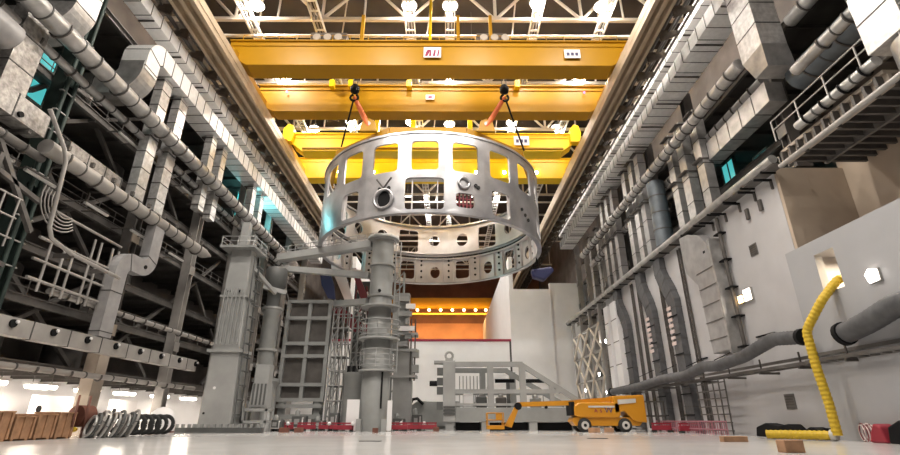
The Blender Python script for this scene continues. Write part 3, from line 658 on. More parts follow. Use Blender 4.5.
# ------------------------------------------------------------------ right wall
for i, (z, y0) in enumerate([(18.6, 31.5), (22.6, 12), (27.0, 12), (31.2, 12)]):
    gallery('gallery_floor', '%s dark steel gallery floor along the right wall' % LW[i], 25.3 if i == 0 else 27.4, 33.8, y0, 94, z, 25.3 if i == 0 else 27.4, rail=False, th=.3, sgn=1)
RCY = [31.8, 44.5, 55.2, 66, 77, 87, 93.5]
for i, y in enumerate(RCY):
    t = thing('steel_column', ['nearest grey steel column on the right wall above the block', 'second steel column along the upper right wall', 'third steel column along the upper right wall', 'fourth steel column along the upper right wall',
              'steel column at the far end of the white right wall', 'sixth steel column along the right wall', 'farthest steel column on the right wall'][i], 'column', (24.6, y, 0), 'right wall columns')
    z0 = 18.6 if i < 4 else 0
    if i == 0: z0 = 18.6
    MB().ibeam((26.5, y, z0), (26.5, y, 35), .9, .9, .1, 0, (0, 1, 0)).build('shaft', 'steel_light' if i > 3 else 'steel', t)
    MB().box(25.9, y-.6, z0, 27.1, y+.6, z0+.25).build('base_plate', 'steel', t)
    for z in (22, 26.5, 31): MB().box(25.95, y-.5, z-.5, 26.05, y+.5, z+.4).build('bracket', 'steel', t)
duct_run('insulated_duct', 'upper bright foil clad duct under the right crane runway', 23.0, 24.3, 12, 93, 36.2, 37.4, 'foil_lit')
duct_run('insulated_duct', 'lower broad foil clad duct high along the right wall', 23.0, 25.6, 24, 93, 33.6, 35.0, 'foil_lit')
t = round_run('spiral_pipe', 'silver round duct with black clamps high along the right wall', 23.0, 30.3, 78, 27.2, .5, 'galv', 2.6, 1)
round_run('spiral_pipe', 'second pipe behind the high silver duct on the right wall', 25.1, 31, 80, 26.2, .45, 'grey_duct', 2.6, 1)
round_run('spiral_pipe', 'silver round duct at the top right between the two white risers', 25.4, 14, 27.3, 28.6, .5, 'galv', 2.6, 1)
t = thing('conduit_run', 'grey round conduit with a bright top along the upper edge of the white right wall', 'conduit', (23.2, 29, 18.2))
MB().tube([(23.1, 29.8, 18.35), (23.1, 93, 18.35)], .33, 14).build('pipe', 'galv', t); MB().box(23.0, 29.8, 17.95, 23.95, 93, 18.02).build('shelf', 'steel', t)
for k in range(24): MB().box(22.9, 31+k*2.6, 17.85, 24.0, 31.15+k*2.6, 18.0).build('bracket', 'black', t)
# vertical white risers near the camera
def near_riser(label, x0, x1, y0, y1, z0, z1, funnel):
    t = thing('riser_duct', label, 'duct', (x0, y0, z0))
    MB().sweep([((x0+x1)/2, (y0+y1)/2, z0), ((x0+x1)/2, (y0+y1)/2, z1)], x1-x0, y1-y0, (1, 0, 0), 0, 2.0).build('casing', ['foil', 'seam'], t)
    if funnel:
        c = V(((x0+x1)/2, (y0+y1)/2, 0)); m = MB()
        a = [(x0, y0), (x1, y0), (x1, y1), (x0, y1)]; b = [(x0+.4, y0+.5), (x1+.6, y0+.5), (x1+.6, y1-.4), (x0+.4, y1-.4)]
        m.add([(x, y, z0) for x, y in a]+[(x, y, z0-1.6) for x, y in b], [(0, 1, 5, 4), (1, 2, 6, 5), (2, 3, 7, 6), (3, 0, 4, 7), (4, 5, 6, 7)])
        m.build('reducer', 'galv', t)
    return t
near_riser('large white foil riser with a reducer at the upper right', 23.0, 24.9, 27.6, 30.0, 26.8, 33.5, True)
near_riser('large white foil riser at the top right edge of the view', 23.0, 24.6, 18.5, 20.8, 19.6, 30, False)
t = thing('insulated_duct', 'white box duct crossing behind the upper right riser', 'duct', (25.5, 29, 24.5))
MB().sweep([(25.2, 30.3, 24.6), (25.2, 40, 24.6)], 1.4, 1.8, (1, 0, 0), 0, 1.8).build('casing', ['galv', 'seam'], t)
round_run('spiral_pipe', 'big blue grey round duct behind the near railing at upper right', 26.2, 14, 29, 24.8, 1.05, 'blue_duct', 3, 1)
round_run('spiral_pipe', 'grey pipe above the near railing at upper right', 24.3, 21, 27, 23.8, .4, 'galv', 2.2, 1)
t = thing('guard_railing', 'thin steel guard railing on the near right gallery', 'railing', (23.2, 14, 19.4))
for z in (20.2, 20.9): MB().tube([(23.1, 14, z), (23.1, 29, z)], .05, 6).build('rail', 'steel_light', t)
for k in range(6): MB().tube([(23.1, 16.5+k*2.5, 19.3), (23.1, 16.5+k*2.5, 20.9)], .06, 6).build('post', 'steel_light', t)
t = thing('guard_railing', 'long thin guard railing on the right gallery above the white wall', 'railing', (25.3, 32, 18.6))
for z in (19.2, 19.8): MB().tube([(25.3, 32, z), (25.3, 66, z)], .045, 6).build('rail', 'steel_light', t)
for k in range(18): MB().tube([(25.3, 32+k*2, 18.6), (25.3, 32+k*2, 19.8)], .045, 6).build('post', 'steel_light', t)
t = round_run('spiral_pipe', 'pale round conduit with black hoop clamps on the near right platform edge', 22.9, 20.4, 26.6, 18.95, .3, 'galv', 1.5, 1, 'black')
t = thing('gallery_platform', 'near right platform seen from below with dark joists', 'platform', (23, 12, 17.4))
MB().box(23.2, 20.6, 18.3, 29, 29.0, 18.5).build('deck', 'concrete', t)
for k in range(11): MB().box(23, 20.9+k*.78, 17.6, 28.8, 21.1+k*.78, 18.3).build('joist', 'steel_dark', t)
MB().box(23.4, 20.6, 17.5, 23.6, 29.0, 18.3).build('edge_beam', 'concrete', t); MB().box(26, 20.6, 17.5, 26.2, 29.0, 18.3).build('beam', 'steel', t)
t = thing('sprinkler_pipe', 'pale pipe running under the near right platform', 'pipe', (22.8, 12, 17.3))
MB().tube([(22.8, 12, 17.25), (22.8, 28.9, 17.25)], .17, 10).build('pipe', 'steel_light', t)
for k in range(6): MB().box(22.75, 13+k*2.8, 17.3, 23.5, 13.1+k*2.8, 17.6).build('hanger', 'steel_dark', t)
t = thing('silo_duct', 'wide grey round duct end at the right edge of the view', 'duct', (24.2, 18.0, 15.6))
MB().lathe((24.2, 18.9, 16.2), [(.9, 0), (1.35, .5), (1.35, 3)], n=26).build('shell', 'galv', t); MB().lathe((24.2, 18.9, 17.3), [(1.4, 0), (1.4, .15)], n=26).build('band', 'steel_dark', t)
for k in range(5):
    t = thing('wall_bracket', 'black bracket bar under the wall top conduit, %s from the camera' % ORD[k], 'bracket', (23.4, 31.6+k*2.1, 17.6), 'trough brackets')
    MB().box(22.7, 31.6+k*2.1, 17.55, 24.0, 31.75+k*2.1, 17.7).build('bar', 'black', t); MB().box(23.85, 31.6+k*2.1, 16.9, 24.0, 31.75+k*2.1, 17.55).build('plate', 'steel_dark', t)
for k, y in enumerate((33.2, 34.9)):
    tag(MB().box(23.8, y, 15.9, 24, y+.35, 16.8).build('wall_box', 'steel_dark', bevel=.03), 'small dark box under the trough on the right wall, %s one' % ('nearer', 'farther')[k], 'junction box')
window('window_2', 29.5, 43.4, 45.4, 19.4, 26.3); window('window_3', 29.5, 38.4, 40.3, 19.6, 24.4)
for i, (y, z0, z1, wx, wy, mt) in enumerate([(40.0, 20.5, 29.5, .9, 1.2, 'galv'), (43.0, 18.8, 30, .9, 1.3, 'foil'), (45.4, 18.8, 30, .9, 1.2, 'foil'), (53.8, 18.8, 33, .9, 1.2, 'grey_duct'), (56, 18.8, 33, .9, 1.2, 'foil'),
        (58.6, 18.8, 33, .9, 1.2, 'foil'), (64, 18.8, 33, .9, 1.2, 'grey_duct'), (66.5, 18.8, 33, .9, 1.2, 'foil'), (69, 18.8, 33, .9, 1.2, 'galv'), (74.8, 0, 33, .9, 1.2, 'foil'), (79.5, 0, 33, .9, 1.2, 'galv'), (84, 0, 33, .9, 1.2, 'foil')]):
    riser('foil riser between wall top and high duct on the right, %s from the camera' % ORD[i], 24.4 if i < 9 else 26.7, y, 18.32 if i < 9 else z0, z1, wx, wy, 'galv' if i % 3 else mt, 2.6, 'right wall risers')
t = thing('round_riser', 'dark blue grey round riser on the upper right wall', 'duct', (23.9, 48.9, 18.7))
MB().tube([(23.8, 49.3, 18.7), (23.8, 49.3, 26.4)], .95, 20).build('pipe', 'blue_duct', t)
for z in (20.5, 22.5, 24.5): MB().lathe((23.8, 49.3, z), [(1.0, 0), (1.0, .1)], n=20).build('band', 'steel_dark', t)
for i in range(5):
    ya, yb = RCY[i+1]-.2, RCY[i+1]+5
    t = thing('cross_bracing', 'steel cross bracing inside the %s upper right bay' % ORD[i], 'bracing', (27.8, ya, 19), 'right wall bracing')
    MB().beam((27.8, ya, 19), (27.8, yb, 26.5), .25, .25).build('brace', 'steel', t); MB().beam((28.1, ya, 26.5), (28.1, yb, 19), .25, .25).build('brace', 'steel', t)
# ducts on the white wall
t = thing('wall_duct', 'wide pale duct with rounded top shoulder on the white right wall', 'duct', (23.4, 40.6, 4))
pth = [V((23.45, 44.6, 18.0)), V((23.45, 44.2, 17.6))] + arc((23.45, 42.2, 14.9), 1.75, PI*.65, 0, 10, (0, 1, 0), (0, 0, 1))[1:0:-1]
m = MB(); m.prism([(44.8, 17.9), (43.2, 17.7), (41.2, 16.9), (40.2, 15.7), (39.9, 14.5), (39.9, 6.4), (42.6, 6.4), (42.9, 12.6), (44.6, 14.2)], 23.0, 23.95, 'yz')
m.build('casing', 'grey_duct', t, bevel=.08)
m = MB().prism([(39.6, 16.0), (39.6, 6.2), (39.9, 6.2), (39.9, 15.9)], 22.95, 23.98, 'yz'); m.build('side_flange', 'galv', t)
MB().box(22.96, 40.6, 15.0, 23.0, 40.9, 15.2).build('vent', 'black', t)
for k in range(5): MB().box(22.93, 39.8, 7.5+k*1.5, 23.0, 42.7, 7.56+k*1.5).build('joint', 'steel', t)
t = thing('vertical_pipe', 'dark pipe clamped beside the wide pale wall duct', 'pipe', (23.4, 38.6, 4.6))
MB().tube([(23.6, 38.8, 17.6), (23.6, 38.8, 5.6)], .16, 8).build('pipe', 'steel_dark', t)
for k in range(5): MB().box(23.4, 38.5, 6.5+k*2.4, 23.99, 39.5, 6.62+k*2.4).build('clamp', 'black', t)
def jog_duct(label, y, dy, mt, louvre):
    t = thing('wall_duct', label, 'duct', (23.4, y, .3), 'dark wall ducts')
    pth = [V((23.62, y+dy, 17.8)), V((23.62, y+dy, 16.4)), V((23.62, y+dy*.75, 15.3)), V((23.62, y+dy*.25, 13.8)), V((23.62, y, 12.6)), V((23.62, y, .3))]
    MB().sweep(pth, .66, 1.7, (1, 0, 0), 0, 1.6).build('casing', [mt, 'seam'], t)
    for k in range(6): MB().box(23.2, y-1.0, 1.5+k*1.9, 23.28, y+1.0, 1.6+k*1.9).build('strap', 'black', t)
    if louvre:
        for k in range(7): MB().box(23.2, y+.2, 8.2+k*.6, 23.29, y+1.1, 8.55+k*.6).build('louvre', 'pinkish', t)  # rose tint puts pink light into the louvre colour
    return t
jog_duct('dark grey jogged duct on the white right wall nearest the wide pale duct', 49.4, 2.0, 'flex', True)
jog_duct('middle dark grey jogged duct on the white right wall', 55.2, 1.8, 'flex', True)
jog_duct('farthest dark grey jogged duct on the white right wall', 63.5, 2.2, 'flex', False)
for i, y in enumerate((46.8, 52.2, 58.6, 60.6)):
    t = thing('wall_ladder', 'dark narrow cable ladder on the white right wall, %s from the camera' % ORD[i], 'cable ladder', (23.8, y, .2), 'wall cable ladders')
    for d in (-.25, .25): MB().box(23.7, y+d-.04, .2, 23.9, y+d+.04, 17.5).build('stile', 'steel_dark', t)
    m = MB()
    for k in range(24): MB().box(23.75, y-.25, .6+k*.7, 23.85, y+.25, .68+k*.7).build('rung', 'steel_dark', t)
for i, (y, wd) in enumerate(((66.8, 2.2), (70, 1.6))):
    t = thing('wall_panel', ['wide pale panel duct near the end of the white right wall', 'narrow pale panel duct at the end of the white right wall'][i], 'duct', (23.5, y, .2))
    MB().box(23.1, y-wd/2, .2, 23.9, y+wd/2, 16.5).build('casing', 'white_wall', t)
    for k in range(5): MB().box(23.05, y-wd/2, 2+k*3, 23.1, y+wd/2, 2.1+k*3).build('joint', 'steel', t)
# far lattice tower past the white wall, catching the light
t = thing('lattice_tower', 'bright steel lattice frame standing beyond the end of the white right wall', 'lattice', (24, 73, 0))
for y in (73.5, 79, 84.5, 90): MB().beam((23.4, y, 0), (23.4, y, 17.8), .5, .5).build('post', 'steel_light', t)
for z in (3, 7, 11, 15): MB().beam((23.4, 73.5, z), (23.4, 90, z), .3, .3).build('rail', 'steel_light', t)
for k, (a, b) in enumerate(((73.5, 79), (79, 84.5), (84.5, 90))):
    for z in (0, 7, 11): MB().beam((23.2, a, z), (23.2, b, z+(7 if z == 0 else 4)), .25, .25).build('brace', 'truss', t); MB().beam((23.0, b, z), (23.0, a, z+(7 if z == 0 else 4)), .25, .25).build('brace', 'truss', t)
for i in range(6):
    y = 74.5+i*2.9
    t = thing('bay_equipment', 'grey upright tank behind the bright lattice, %s from the camera' % ORD[i], 'tank', (28.8, y, 0), 'tanks behind the lattice')
    MB().lathe((28.8, y, .2), [(.9, 0), (.9, 5+i % 3*2), (.5, 5.6+i % 3*2)], n=14).build('shell', ('galv', 'grey_duct', 'concrete')[i % 3], t); MB().box(28, y-.8, 0, 29.6, y+.8, .2).build('plinth', 'concrete', t)
for i, (y, z) in enumerate([(76, 12.5), (81, 8), (87, 14), (90, 6), (84, 4), (78, 5)]):  # no lamps here: glowing panels added for sunlight glints
    t = thing('sun_glint', 'small glowing panel for a sun glint behind the lattice, %s' % ('upper near', 'middle', 'upper far', 'lower far', 'lower middle', 'lower near')[i], 'lamp', (24.8, y, z))
    MB().box(24.6, y-.3, z-.3, 25.0, y+.3, z+.3).build('housing', 'steel', t); MB().box(24.5, y-.25, z-.25, 24.6, y+.25, z+.25).build('lens', 'lens', t)
    MB().box(24.75, y-.05, 0, 24.85, y+.05, z-.3).build('mast', 'steel', t)
    if i % 2 == 0: area_light('glint_light', (24.3, y, z), .6, 260, (1, .9, .78), t, (0, -PI/2, 0))
# wall details
def vent(label, y, z, s_):
    t = thing('wall_vent', label, 'vent', (24, y, z)); MB().box(23.93, y-s_/2, z-s_/2, 24, y+s_/2, z+s_/2).build('frame', 'steel', t)
    m = MB()
    for k in range(5): MB().box(23.88, y-s_*.42, z-s_*.42+k*s_*.18, 23.93, y+s_*.42, z-s_*.36+k*s_*.18).build('slat', 'steel_dark', t)
vent('square grey wall vent high on the white right wall', 35.5, 13.5, .9); vent('square grey wall vent low on the white right wall behind the yellow hose', 35.6, 2.3, 1.0)
for i, (y, z, a) in enumerate([(37.3, 10.35, 1.0), (38.3, 10.2, .7)]):  # emissive panels set on the wall, one white and one warm
    t = thing('glow_panel', 'glowing square panel on the white right wall, %s one' % ('nearer', 'farther')[i], 'lamp', (23.9, y, z))
    MB().box(23.8, y-a/2, z-a/2, 24, y+a/2, z+a/2).build('housing', 'steel_light', t); MB().box(23.75, y-a/2+.08, z-a/2+.08, 23.8, y+a/2-.08, z+a/2-.08).build('lens', 'lens_warm' if i else 'tube_on', t)
t = thing('glow_panel', 'bright square panel on the grey block at the right edge', 'lamp', (22.9, 24.9, 8.3))  # emissive panel where a bright patch sits on the block
MB().box(22.85, 24.45, 7.95, 23, 25.25, 8.65).build('housing', 'steel_light', t); MB().prism([(24.5, 8.05), (25.1, 7.95), (25.25, 8.45), (24.95, 8.7), (24.45, 8.55)], 22.78, 22.85, 'yz').build('lens', 'tube_on', t)
t = thing('bay_lamp', 'warm lamp glowing inside the hose opening of the block', 'lamp', (26, 27.8, 10.9))
MB().box(25.6, 27.4, 10.95, 26.4, 28.2, 11.2).build('housing', 'white', t); MB().box(25.7, 27.5, 10.9, 26.3, 28.1, 10.95).build('lens', 'lens_warm', t)
area_light('bay_light', (26, 27.8, 10.8), .6, 1300, (1, .82, .6), t)
# big flexible ducts and cable ladder low on the right wall
def hose(label, pts, r, mt, name='flexible_duct', rib=.35, amp=.06, cat='hose', ends=None):
    P = [V(p) for p in pts]; out = []; R = []
    d = 0
    for a, b in zip(P, P[1:]):
        L = (b-a).length; n = max(2, int(L/(rib/2)))
        for k in range(n): out.append(a+(b-a)*k/n); R.append(r+amp*(len(out) % 2))
    out.append(P[-1]); R.append(r)
    for _ in range(3): out = [out[0]]+[(out[i-1]+out[i]*2+out[i+1])/4 for i in range(1, len(out)-1)]+[out[-1]]
    t = thing(name, label, cat, P[0]); MB().tube(out, R, 14, sm=(mt != 'yellow_hose')).build('hose', mt, t)
    for e in (ends or ()):
        q = out[e]; d = (out[e]-out[e-1 if e else 1]).normalized(); MB().lathe(q-d*.15, [(r+.1, 0), (r+.1, .3)], d, 16).build('collar', 'black' if ends else mt, t)
    return t
t = hose('grey sagging flexible duct low along the white right wall', [(22.1, 68, 4.6), (22.1, 58, 4.7), (22.1, 51, 5.0), (22.1, 46.4, 4.9), (22.1, 43, 5.4), (22.1, 40.5, 5.2), (22.1, 36.8, 5.5), (22.1, 33, 6.2), (22.1, 30.2, 5.9)], .42, 'flex', ends=(0, -1), amp=.03)
for y in (36, 41, 46, 52, 58): MB().beam((22.1, y, 5.7), (24, y, 6.5), .06, .06).build('hanger', 'black', t)
hose('thick dark grey flexible duct end on the block at the right edge', [(22.3, 27.2, 5.6), (22.3, 25.5, 5.9), (22.3, 23.6, 6.4), (22.3, 19, 6.6), (22.3, 14, 6.6)], .55, 'flex', ends=(0,), amp=.02)
tag(MB().tube([(22.5, 27.4, 5.55), (22.5, 27.15, 5.6)], .5, 16).build('duct_cover', 'black'), 'round black cap closing the thick duct on the block', 'cap')
t = thing('cable_ladder', 'long steel cable ladder low along the right wall on brackets', 'cable ladder', (23, 14, 4.6))
for x, z in ((23.15, 4.75), (23.15, 4.3), (22.6, 4.35)): MB().box(x-.25, 14, z, x-.15, 30.9, z+.2).build('rail', 'steel', t); MB().box(x, 30.9, z, x+.1, 72.6, z+.2).build('rail', 'steel', t)
for k in range(76):
    y = 14.6+k*.76; o = -.25 if y < 30.9 else 0
    MB().box(22.6+o, y, 4.3, 23.2+o, y+.12, 4.38).build('rung', 'steel', t)
for k in range(14):
    y = 15+k*4.2; o = -.25 if y < 30.9 else 0
    MB().box(22.55+o, y, 4.15, 23.0 if y < 31 else 24, y+.15, 4.3).build('bracket', 'steel_dark', t); MB().box(22.7+o, y, 4.3, 22.78+o, y+.1, 5.2).build('post', 'steel_dark', t)
t = thing('access_grid', 'tall dark steel mesh frame standing against the white right wall', 'scaffold', (23, 41, 0))
for k in range(6): MB().tube([(22.6, 41.2+k*.9, 0), (22.6, 41.0+k*.95, 4.2)], .06, 6).build('upright', 'steel_dark', t)
for k in range(7): MB().tube([(22.6, 41.0, .3+k*.62), (22.6, 45.9, .3+k*.62)], .05, 6).build('crossbar', 'steel_dark', t)
for i, (y, L) in enumerate([(36.5, 2.2), (46.5, 2)]):
    t = thing('wall_bar', 'thin dark bar fixed to the right wall above the flexible duct, %s one' % ('nearer', 'farther')[i], 'bar', (23.9, y, 7.0))
    MB().box(23.85, y-L/2, 7.0-i*.6, 24, y+L/2, 7.1-i*.6).build('bar', 'black', t)
for k in range(3): MB().tube([(23, 21.5+k*.4, 4.3), (23, 21.4+k*.4, 1.2)], .03, 5).build('drop_cable', 'black', bpy.data.objects['cable_ladder'])
# ------------------------------------------------------------------ assembly tools on the left
t = thing('box_tower', 'tall tapering grey box tower with a railed top platform', 'tower', (-22, 50, 0))
m = MB(); lo = [(-23.7, 49.2), (-20.6, 49.2), (-20.6, 51.6), (-23.7, 51.6)]; hi = [(-23.4, 49.3), (-21.3, 49.3), (-21.3, 51.2), (-23.4, 51.2)]
m.add([(x, y, .6) for x, y in lo]+[(x, y, 18.2) for x, y in hi], [(0, 3, 2, 1), (4, 5, 6, 7), (0, 1, 5, 4), (1, 2, 6, 5), (2, 3, 7, 6), (3, 0, 4, 7)])
m.build('shaft', 'tool_light', t, bevel=.04)
MB().box(-24.0, 48.9, .3, -20.2, 51.9, .75).build('base_flange', 'tool_light', t); MB().box(-24.3, 48.6, 0, -19.9, 52.2, .3).build('base', 'tool', t)
MB().box(-24.0, 49.0, 7.4, -20.6, 51.8, 7.7).build('joint_flange', 'tool_light', t)
MB().box(-23.75, 49.1, 13.0, -20.85, 51.5, 13.2).build('joint_flange', 'tool_light', t)
for k in range(6): MB().box(-23.3+k*.42, 48.98, 8.2, -23.2+k*.42, 49.3, 13.9).build('rib', 'tool_light', t)
for x in (-22.9, -21.7): MB().lathe((x, 49.2, 13.6), [(.16, 0), (.16, -.08)], (0, 1, 0), 12).build('lifting_hole', 'black', t)
MB().lathe((-22.7, 49.3, 4.0), [(.14, 0), (.14, -.1)], (0, 1, 0), 10).build('reflector', 'white', t); MB().lathe((-23.3, 49.2, 1.7), [(.1, 0), (.1, -.08)], (0, 1, 0), 10).build('plug', 'black', t)
pl = MB().box(-24.3, 48.3, 18.2, -20.6, 52, 18.45).build('platform', 'tool', t)
m = MB()
for h in (.5, 1.0): m.tube([(-24.2, 51.9, 18.45+h), (-24.2, 48.4, 18.45+h), (-20.7, 48.4, 18.45+h), (-20.7, 51.9, 18.45+h)], .06, 6)
for x in (-24.2, -22.5, -20.7):
    for y in (48.4, 50.2, 51.9): m.tube([(x, y, 18.4), (x, y, 19.5)], .06, 6)
m.build('railing', 'tool_light', pl)
MB().box(-22.9, 49.6, 18.4, -22.1, 50.4, 21.6).build('mast', 'tool_light', t)
for k in range(12): MB().box(-20.55, 49.5, 1.5+k*1.35, -20.3, 50.9, 1.62+k*1.35).build('ladder_rung', 'tool_dark', t)
for y in (49.5, 50.9): MB().tube([(-20.4, y, .6), (-20.9, y, 17.6)], .08, 6).build('ladder_stile', 'tool_dark', t)
t = thing('round_tower', 'grey round tower with a flared head between the box tower and the lattice', 'tower', (-20.8, 57, 0))
MB().lathe((-21.0, 57, 5.5), [(.92, 0), (.92, 7.2), (1.05, 7.4), (1.05, 7.8), (.95, 8)], n=28).build('lower_shaft', 'tool', t)
MB().lathe((-21.0, 57, 13.5), [(.78, 0), (.78, 2.3), (1.2, 2.6), (1.3, 4.7), (1.15, 4.9)], n=28).build('head', 'tool_dark', t)
for z in (8.5, 13.3): MB().lathe((-21.0, 57, z), [(1.15, 0), (1.15, .25)], n=28).build('flange', 'tool_light', t)
MB().lathe((-20.6, 57, 5.1), [(1.5, 0), (1.5, .35)], n=28).build('base_flange', 'tool', t)
MB().lathe((-20.0, 57, 0), [(1.0, 0), (1.0, .3), (.75, .35), (.75, 4.6), (1.1, 5.1)], n=24).build('pedestal', 'tool', t)
MB().beam((-19.3, 56.2, 15.2), (-21.9, 55.6, 15.8), .5, .45).build('arm', 'tool_light', t)
t = thing('main_tower', 'tallest grey round tower with banded sections and railed platforms', 'tower', (-7.8, 55, 0))
MB().lathe((-7.85, 55, 0), [(1.55, 0), (1.55, 9.6), (1.32, 9.7), (1.32, 21.4)], n=32).build('shaft', 'tool', t)
for z in (14.3, 18.0, 21.2): MB().lathe((-7.85, 55, z), [(1.5, 0), (1.5, .22)], n=32).build('band', 'tool_light', t)
MB().lathe((-7.85, 55, 21.4), [(1.9, 0), (1.9, .3), (.9, .5)], n=28).build('cap', 'tool_light', t)
for z in (9.4, 13.0):
    d = MB().lathe((-7.7, 54.8, z), [(2.3, 0), (2.3, .18)], n=28).build('platform', 'tool_light', t)
for z, nn in ((9.6, 4), (6.4, 4)):
    m = MB()
    for h in range(nn): m.tube(arc((-7.7, 54.8, z+.25+h*.55), 2.25 if z > 9 else 1.9, 0, 2*PI, 28, (1, 0, 0), (0, 1, 0)), .05, 5)
    for k in range(8): m.tube([(-7.7+2.0*math.cos(k*PI/4), 54.8+2.0*math.sin(k*PI/4), z), (-7.7+2.0*math.cos(k*PI/4), 54.8+2.0*math.sin(k*PI/4), z+.25+.55*(nn-1))], .05, 5)
    m.build('railing', 'tool_light', t)
MB().lathe((-7.8, 54.8, 6.0), [(2.0, 0), (2.0, .18)], n=28).build('platform', 'tool_light', t)
MB().lathe((-7.8, 53.6, 14.8), [(.18, 0), (.18, -.2)], (0, 1, 0), 12).build('port', 'black', t)
MB().tube([(-7.0, 53.5, 5.9), (-7.0, 53.5, 2.2)], .1, 6).build('cable', 'black', t)
for x, s_ in ((-6.2, 1), (-5.6, 1)): MB().tube([(x, 54.2, 5.9), (x, 54.2, 21)], .07, 6).build('ladder_stile', 'tool_light', t)
for k in range(22): MB().tube([(-6.2, 54.2, 6.2+k*.68), (-5.6, 54.2, 6.2+k*.68)], .04, 5).build('ladder_rung', 'tool_light', t)
for x in (-9.2, -6.6): MB().box(x-.25, 53.3, 0, x+.25, 53.9, 1.2).build('foot', 'tool_light', t)
t = thing('support_column', 'grey support column with cable racks just right of the tallest round tower', 'tower', (-5.4, 62, 0))
MB().box(-6.7, 61.2, 0, -4.4, 63, 9).build('lower_box', 'tool_light', t); MB().box(-6.9, 61.4, 9, -5.0, 63, 16.5).build('upper_box', 'tool', t)
for z in (5.9, 9.0, 11.0): MB().box(-7, 60.8, z, -3.8, 63.2, z+.3).build('ledge', 'tool_light', t)
for k in range(7): MB().box(-6.2+k % 2*.8, 60.8, 9.6+k*.95, -5.0+k % 3*.4, 61.4, 10.2+k*.95).build('junction_box', ('tool_light', 'tool', 'white')[k % 3], t)
for x in (-4.6, -4.1): MB().tube([(x, 61, 5.5), (x, 61, 13)], .1, 6).build('conduit', 'steel_dark', t)
for z in (6.5, 8.3): MB().box(-4.4, 60.9, z, -3.6, 62, z+.9).build('bracket', 'tool_light', t)
t = thing('lattice_column', 'narrow cluttered lattice leg behind the tallest round tower', 'lattice', (-5.4, 65, 0))
for x in (-6.5, -5.2): MB().tube([(x-1, 66, 0), (x-1, 66, 20.5)], .16, 8).build('post', 'tool', t)
for k in range(12): MB().tube([(-7.5, 66, 1+k*1.65), (-6.2, 66, 2.6+k*1.65)], .09, 6).build('brace', 'tool', t)
def arm(label, p, q, w_, h, rail=True):
    t = thing('tool_arm', label, 'arm', p)
    MB().beam(p, q, w_, h).build('beam', 'tool_light', t, bevel=.03)
    if rail:
        P, Q = V(p), V(q); n = 12; m = MB()
        for k in range(n+1): a = P.lerp(Q, k/n)+V((0, 0, h/2)); m.tube([a, a+V((0, 0, 1.05))], .05, 5)
        m.build('rail_posts', 'tool_light', t)
        for hh in (.5, 1.05): MB().tube([P+V((0, 0, h/2+hh)), Q+V((0, 0, h/2+hh))], .05, 5).build('handrail', 'tool_light', t)
    return t
arm('top grey tool arm with a handrail reaching left from the tallest tower', (-9.2, 55.3, 21.0), (-21.6, 58.6, 20.3), 1.3, .9)
arm('second grey tool arm below the railed arm, joined to the tallest tower', (-9.3, 55.0, 17.0), (-20.4, 57.6, 18.6), .8, .7, False)
arm('third short grey tool arm just above the lattice', (-9.3, 55.2, 13.9), (-14.0, 59.5, 14.6), .9, .7, False)
arm('slanted grey brace arm between the box tower and the round tower', (-21.2, 50.6, 16.4), (-20.0, 54.5, 14.7), .35, .4, False)
t = thing('panel_lattice', 'grey lattice wall of rectangular bays between the round tower and the tallest tower', 'lattice', (-17.2, 60, 3.4))
for x in (-20.0, -17.3, -14.8): MB().box(x-.22, 59.8, 3.2, x+.22, 60.3, 15.2).build('upright', 'tool', t)
for z in (3.3, 5.0, 8.3, 9.8, 12.9, 15.0): MB().box(-20.2, 59.75, z-.2, -14.6, 60.25, z+.2).build('crossbeam', 'tool', t)
for x in (-18.65, -16.05):
    for z0, z1 in ((3.5, 4.8), (5.2, 8.1), (8.5, 9.6), (10, 12.7), (13.1, 14.8)): MB().box(x-1.1, 60.3, z0, x+1.1, 60.5, z1).build('bay_panel', 'steel_dark', t)
for x in (-19.5, -15.3): MB().box(x-.35, 59.9, 0, x+.35, 60.6, 3.3).build('leg', 'tool', t)
MB().box(-20, 59.5, 1.2, -14.7, 60.4, 1.7).build('lower_beam', 'tool', t); MB().box(-20, 59.5, 2.4, -14.7, 60.4, 2.8).build('lower_beam', 'tool', t)
def scaff(label, x0, x1, y0, y1, z1, nx, nz, mt, slope=0):
    t = thing('scaffold_tower', label, 'scaffold', ((x0+x1)/2, y0, 0))
    for yy in (y0, y1):
        for k in range(nx+1):
            x = x0+(x1-x0)*k/nx; zt = z1-slope*k/nx
            MB().tube([(x, yy, 0), (x, yy, zt)], .09, 6).build('standard', mt, t)
        for j in range(1, nz+1):
            z = z1*j/nz-.2
            xe = x1 if not slope else x0+(x1-x0)*min(1, max(.1, (z1-z)/slope))
            MB().tube([(x0, yy, z), (xe, yy, z)], .08, 6).build('ledger', mt, t)
        for j in range(nz):
            xb = x0+(x1-x0)/nx; MB().tube([(x0, yy, z1*j/nz), (xb, yy, z1*(j+1)/nz-.3)], .06, 6).build('brace', mt, t)
    for j in range(1, nz+1, 2): MB().box(x0, y0, z1*j/nz-.3, x0+(x1-x0)*(1 if not slope else max(.3, 1-j/nz)), y1, z1*j/nz-.2).build('board', 'tool_dark', t)
    return t
scaff('pale scaffold tower just right of the rectangular bay lattice', -14.2, -12.2, 59.6, 61.6, 15.2, 3, 9, 'tool_light')
scaff('dark dense scaffold sloping down behind the pale scaffold tower', -12.4, -8.8, 63, 66, 15.5, 5, 10, 'tool', 6)
t = thing('round_vat', 'grey round vat between the scaffold and the tallest tower', 'tank', (-10.4, 58, 0))
MB().lathe((-10.6, 58, .2), [(1.4, 0), (1.4, 5.6), (1.55, 5.7), (1.55, 5.95)], n=26).build('shell', 'tool', t)
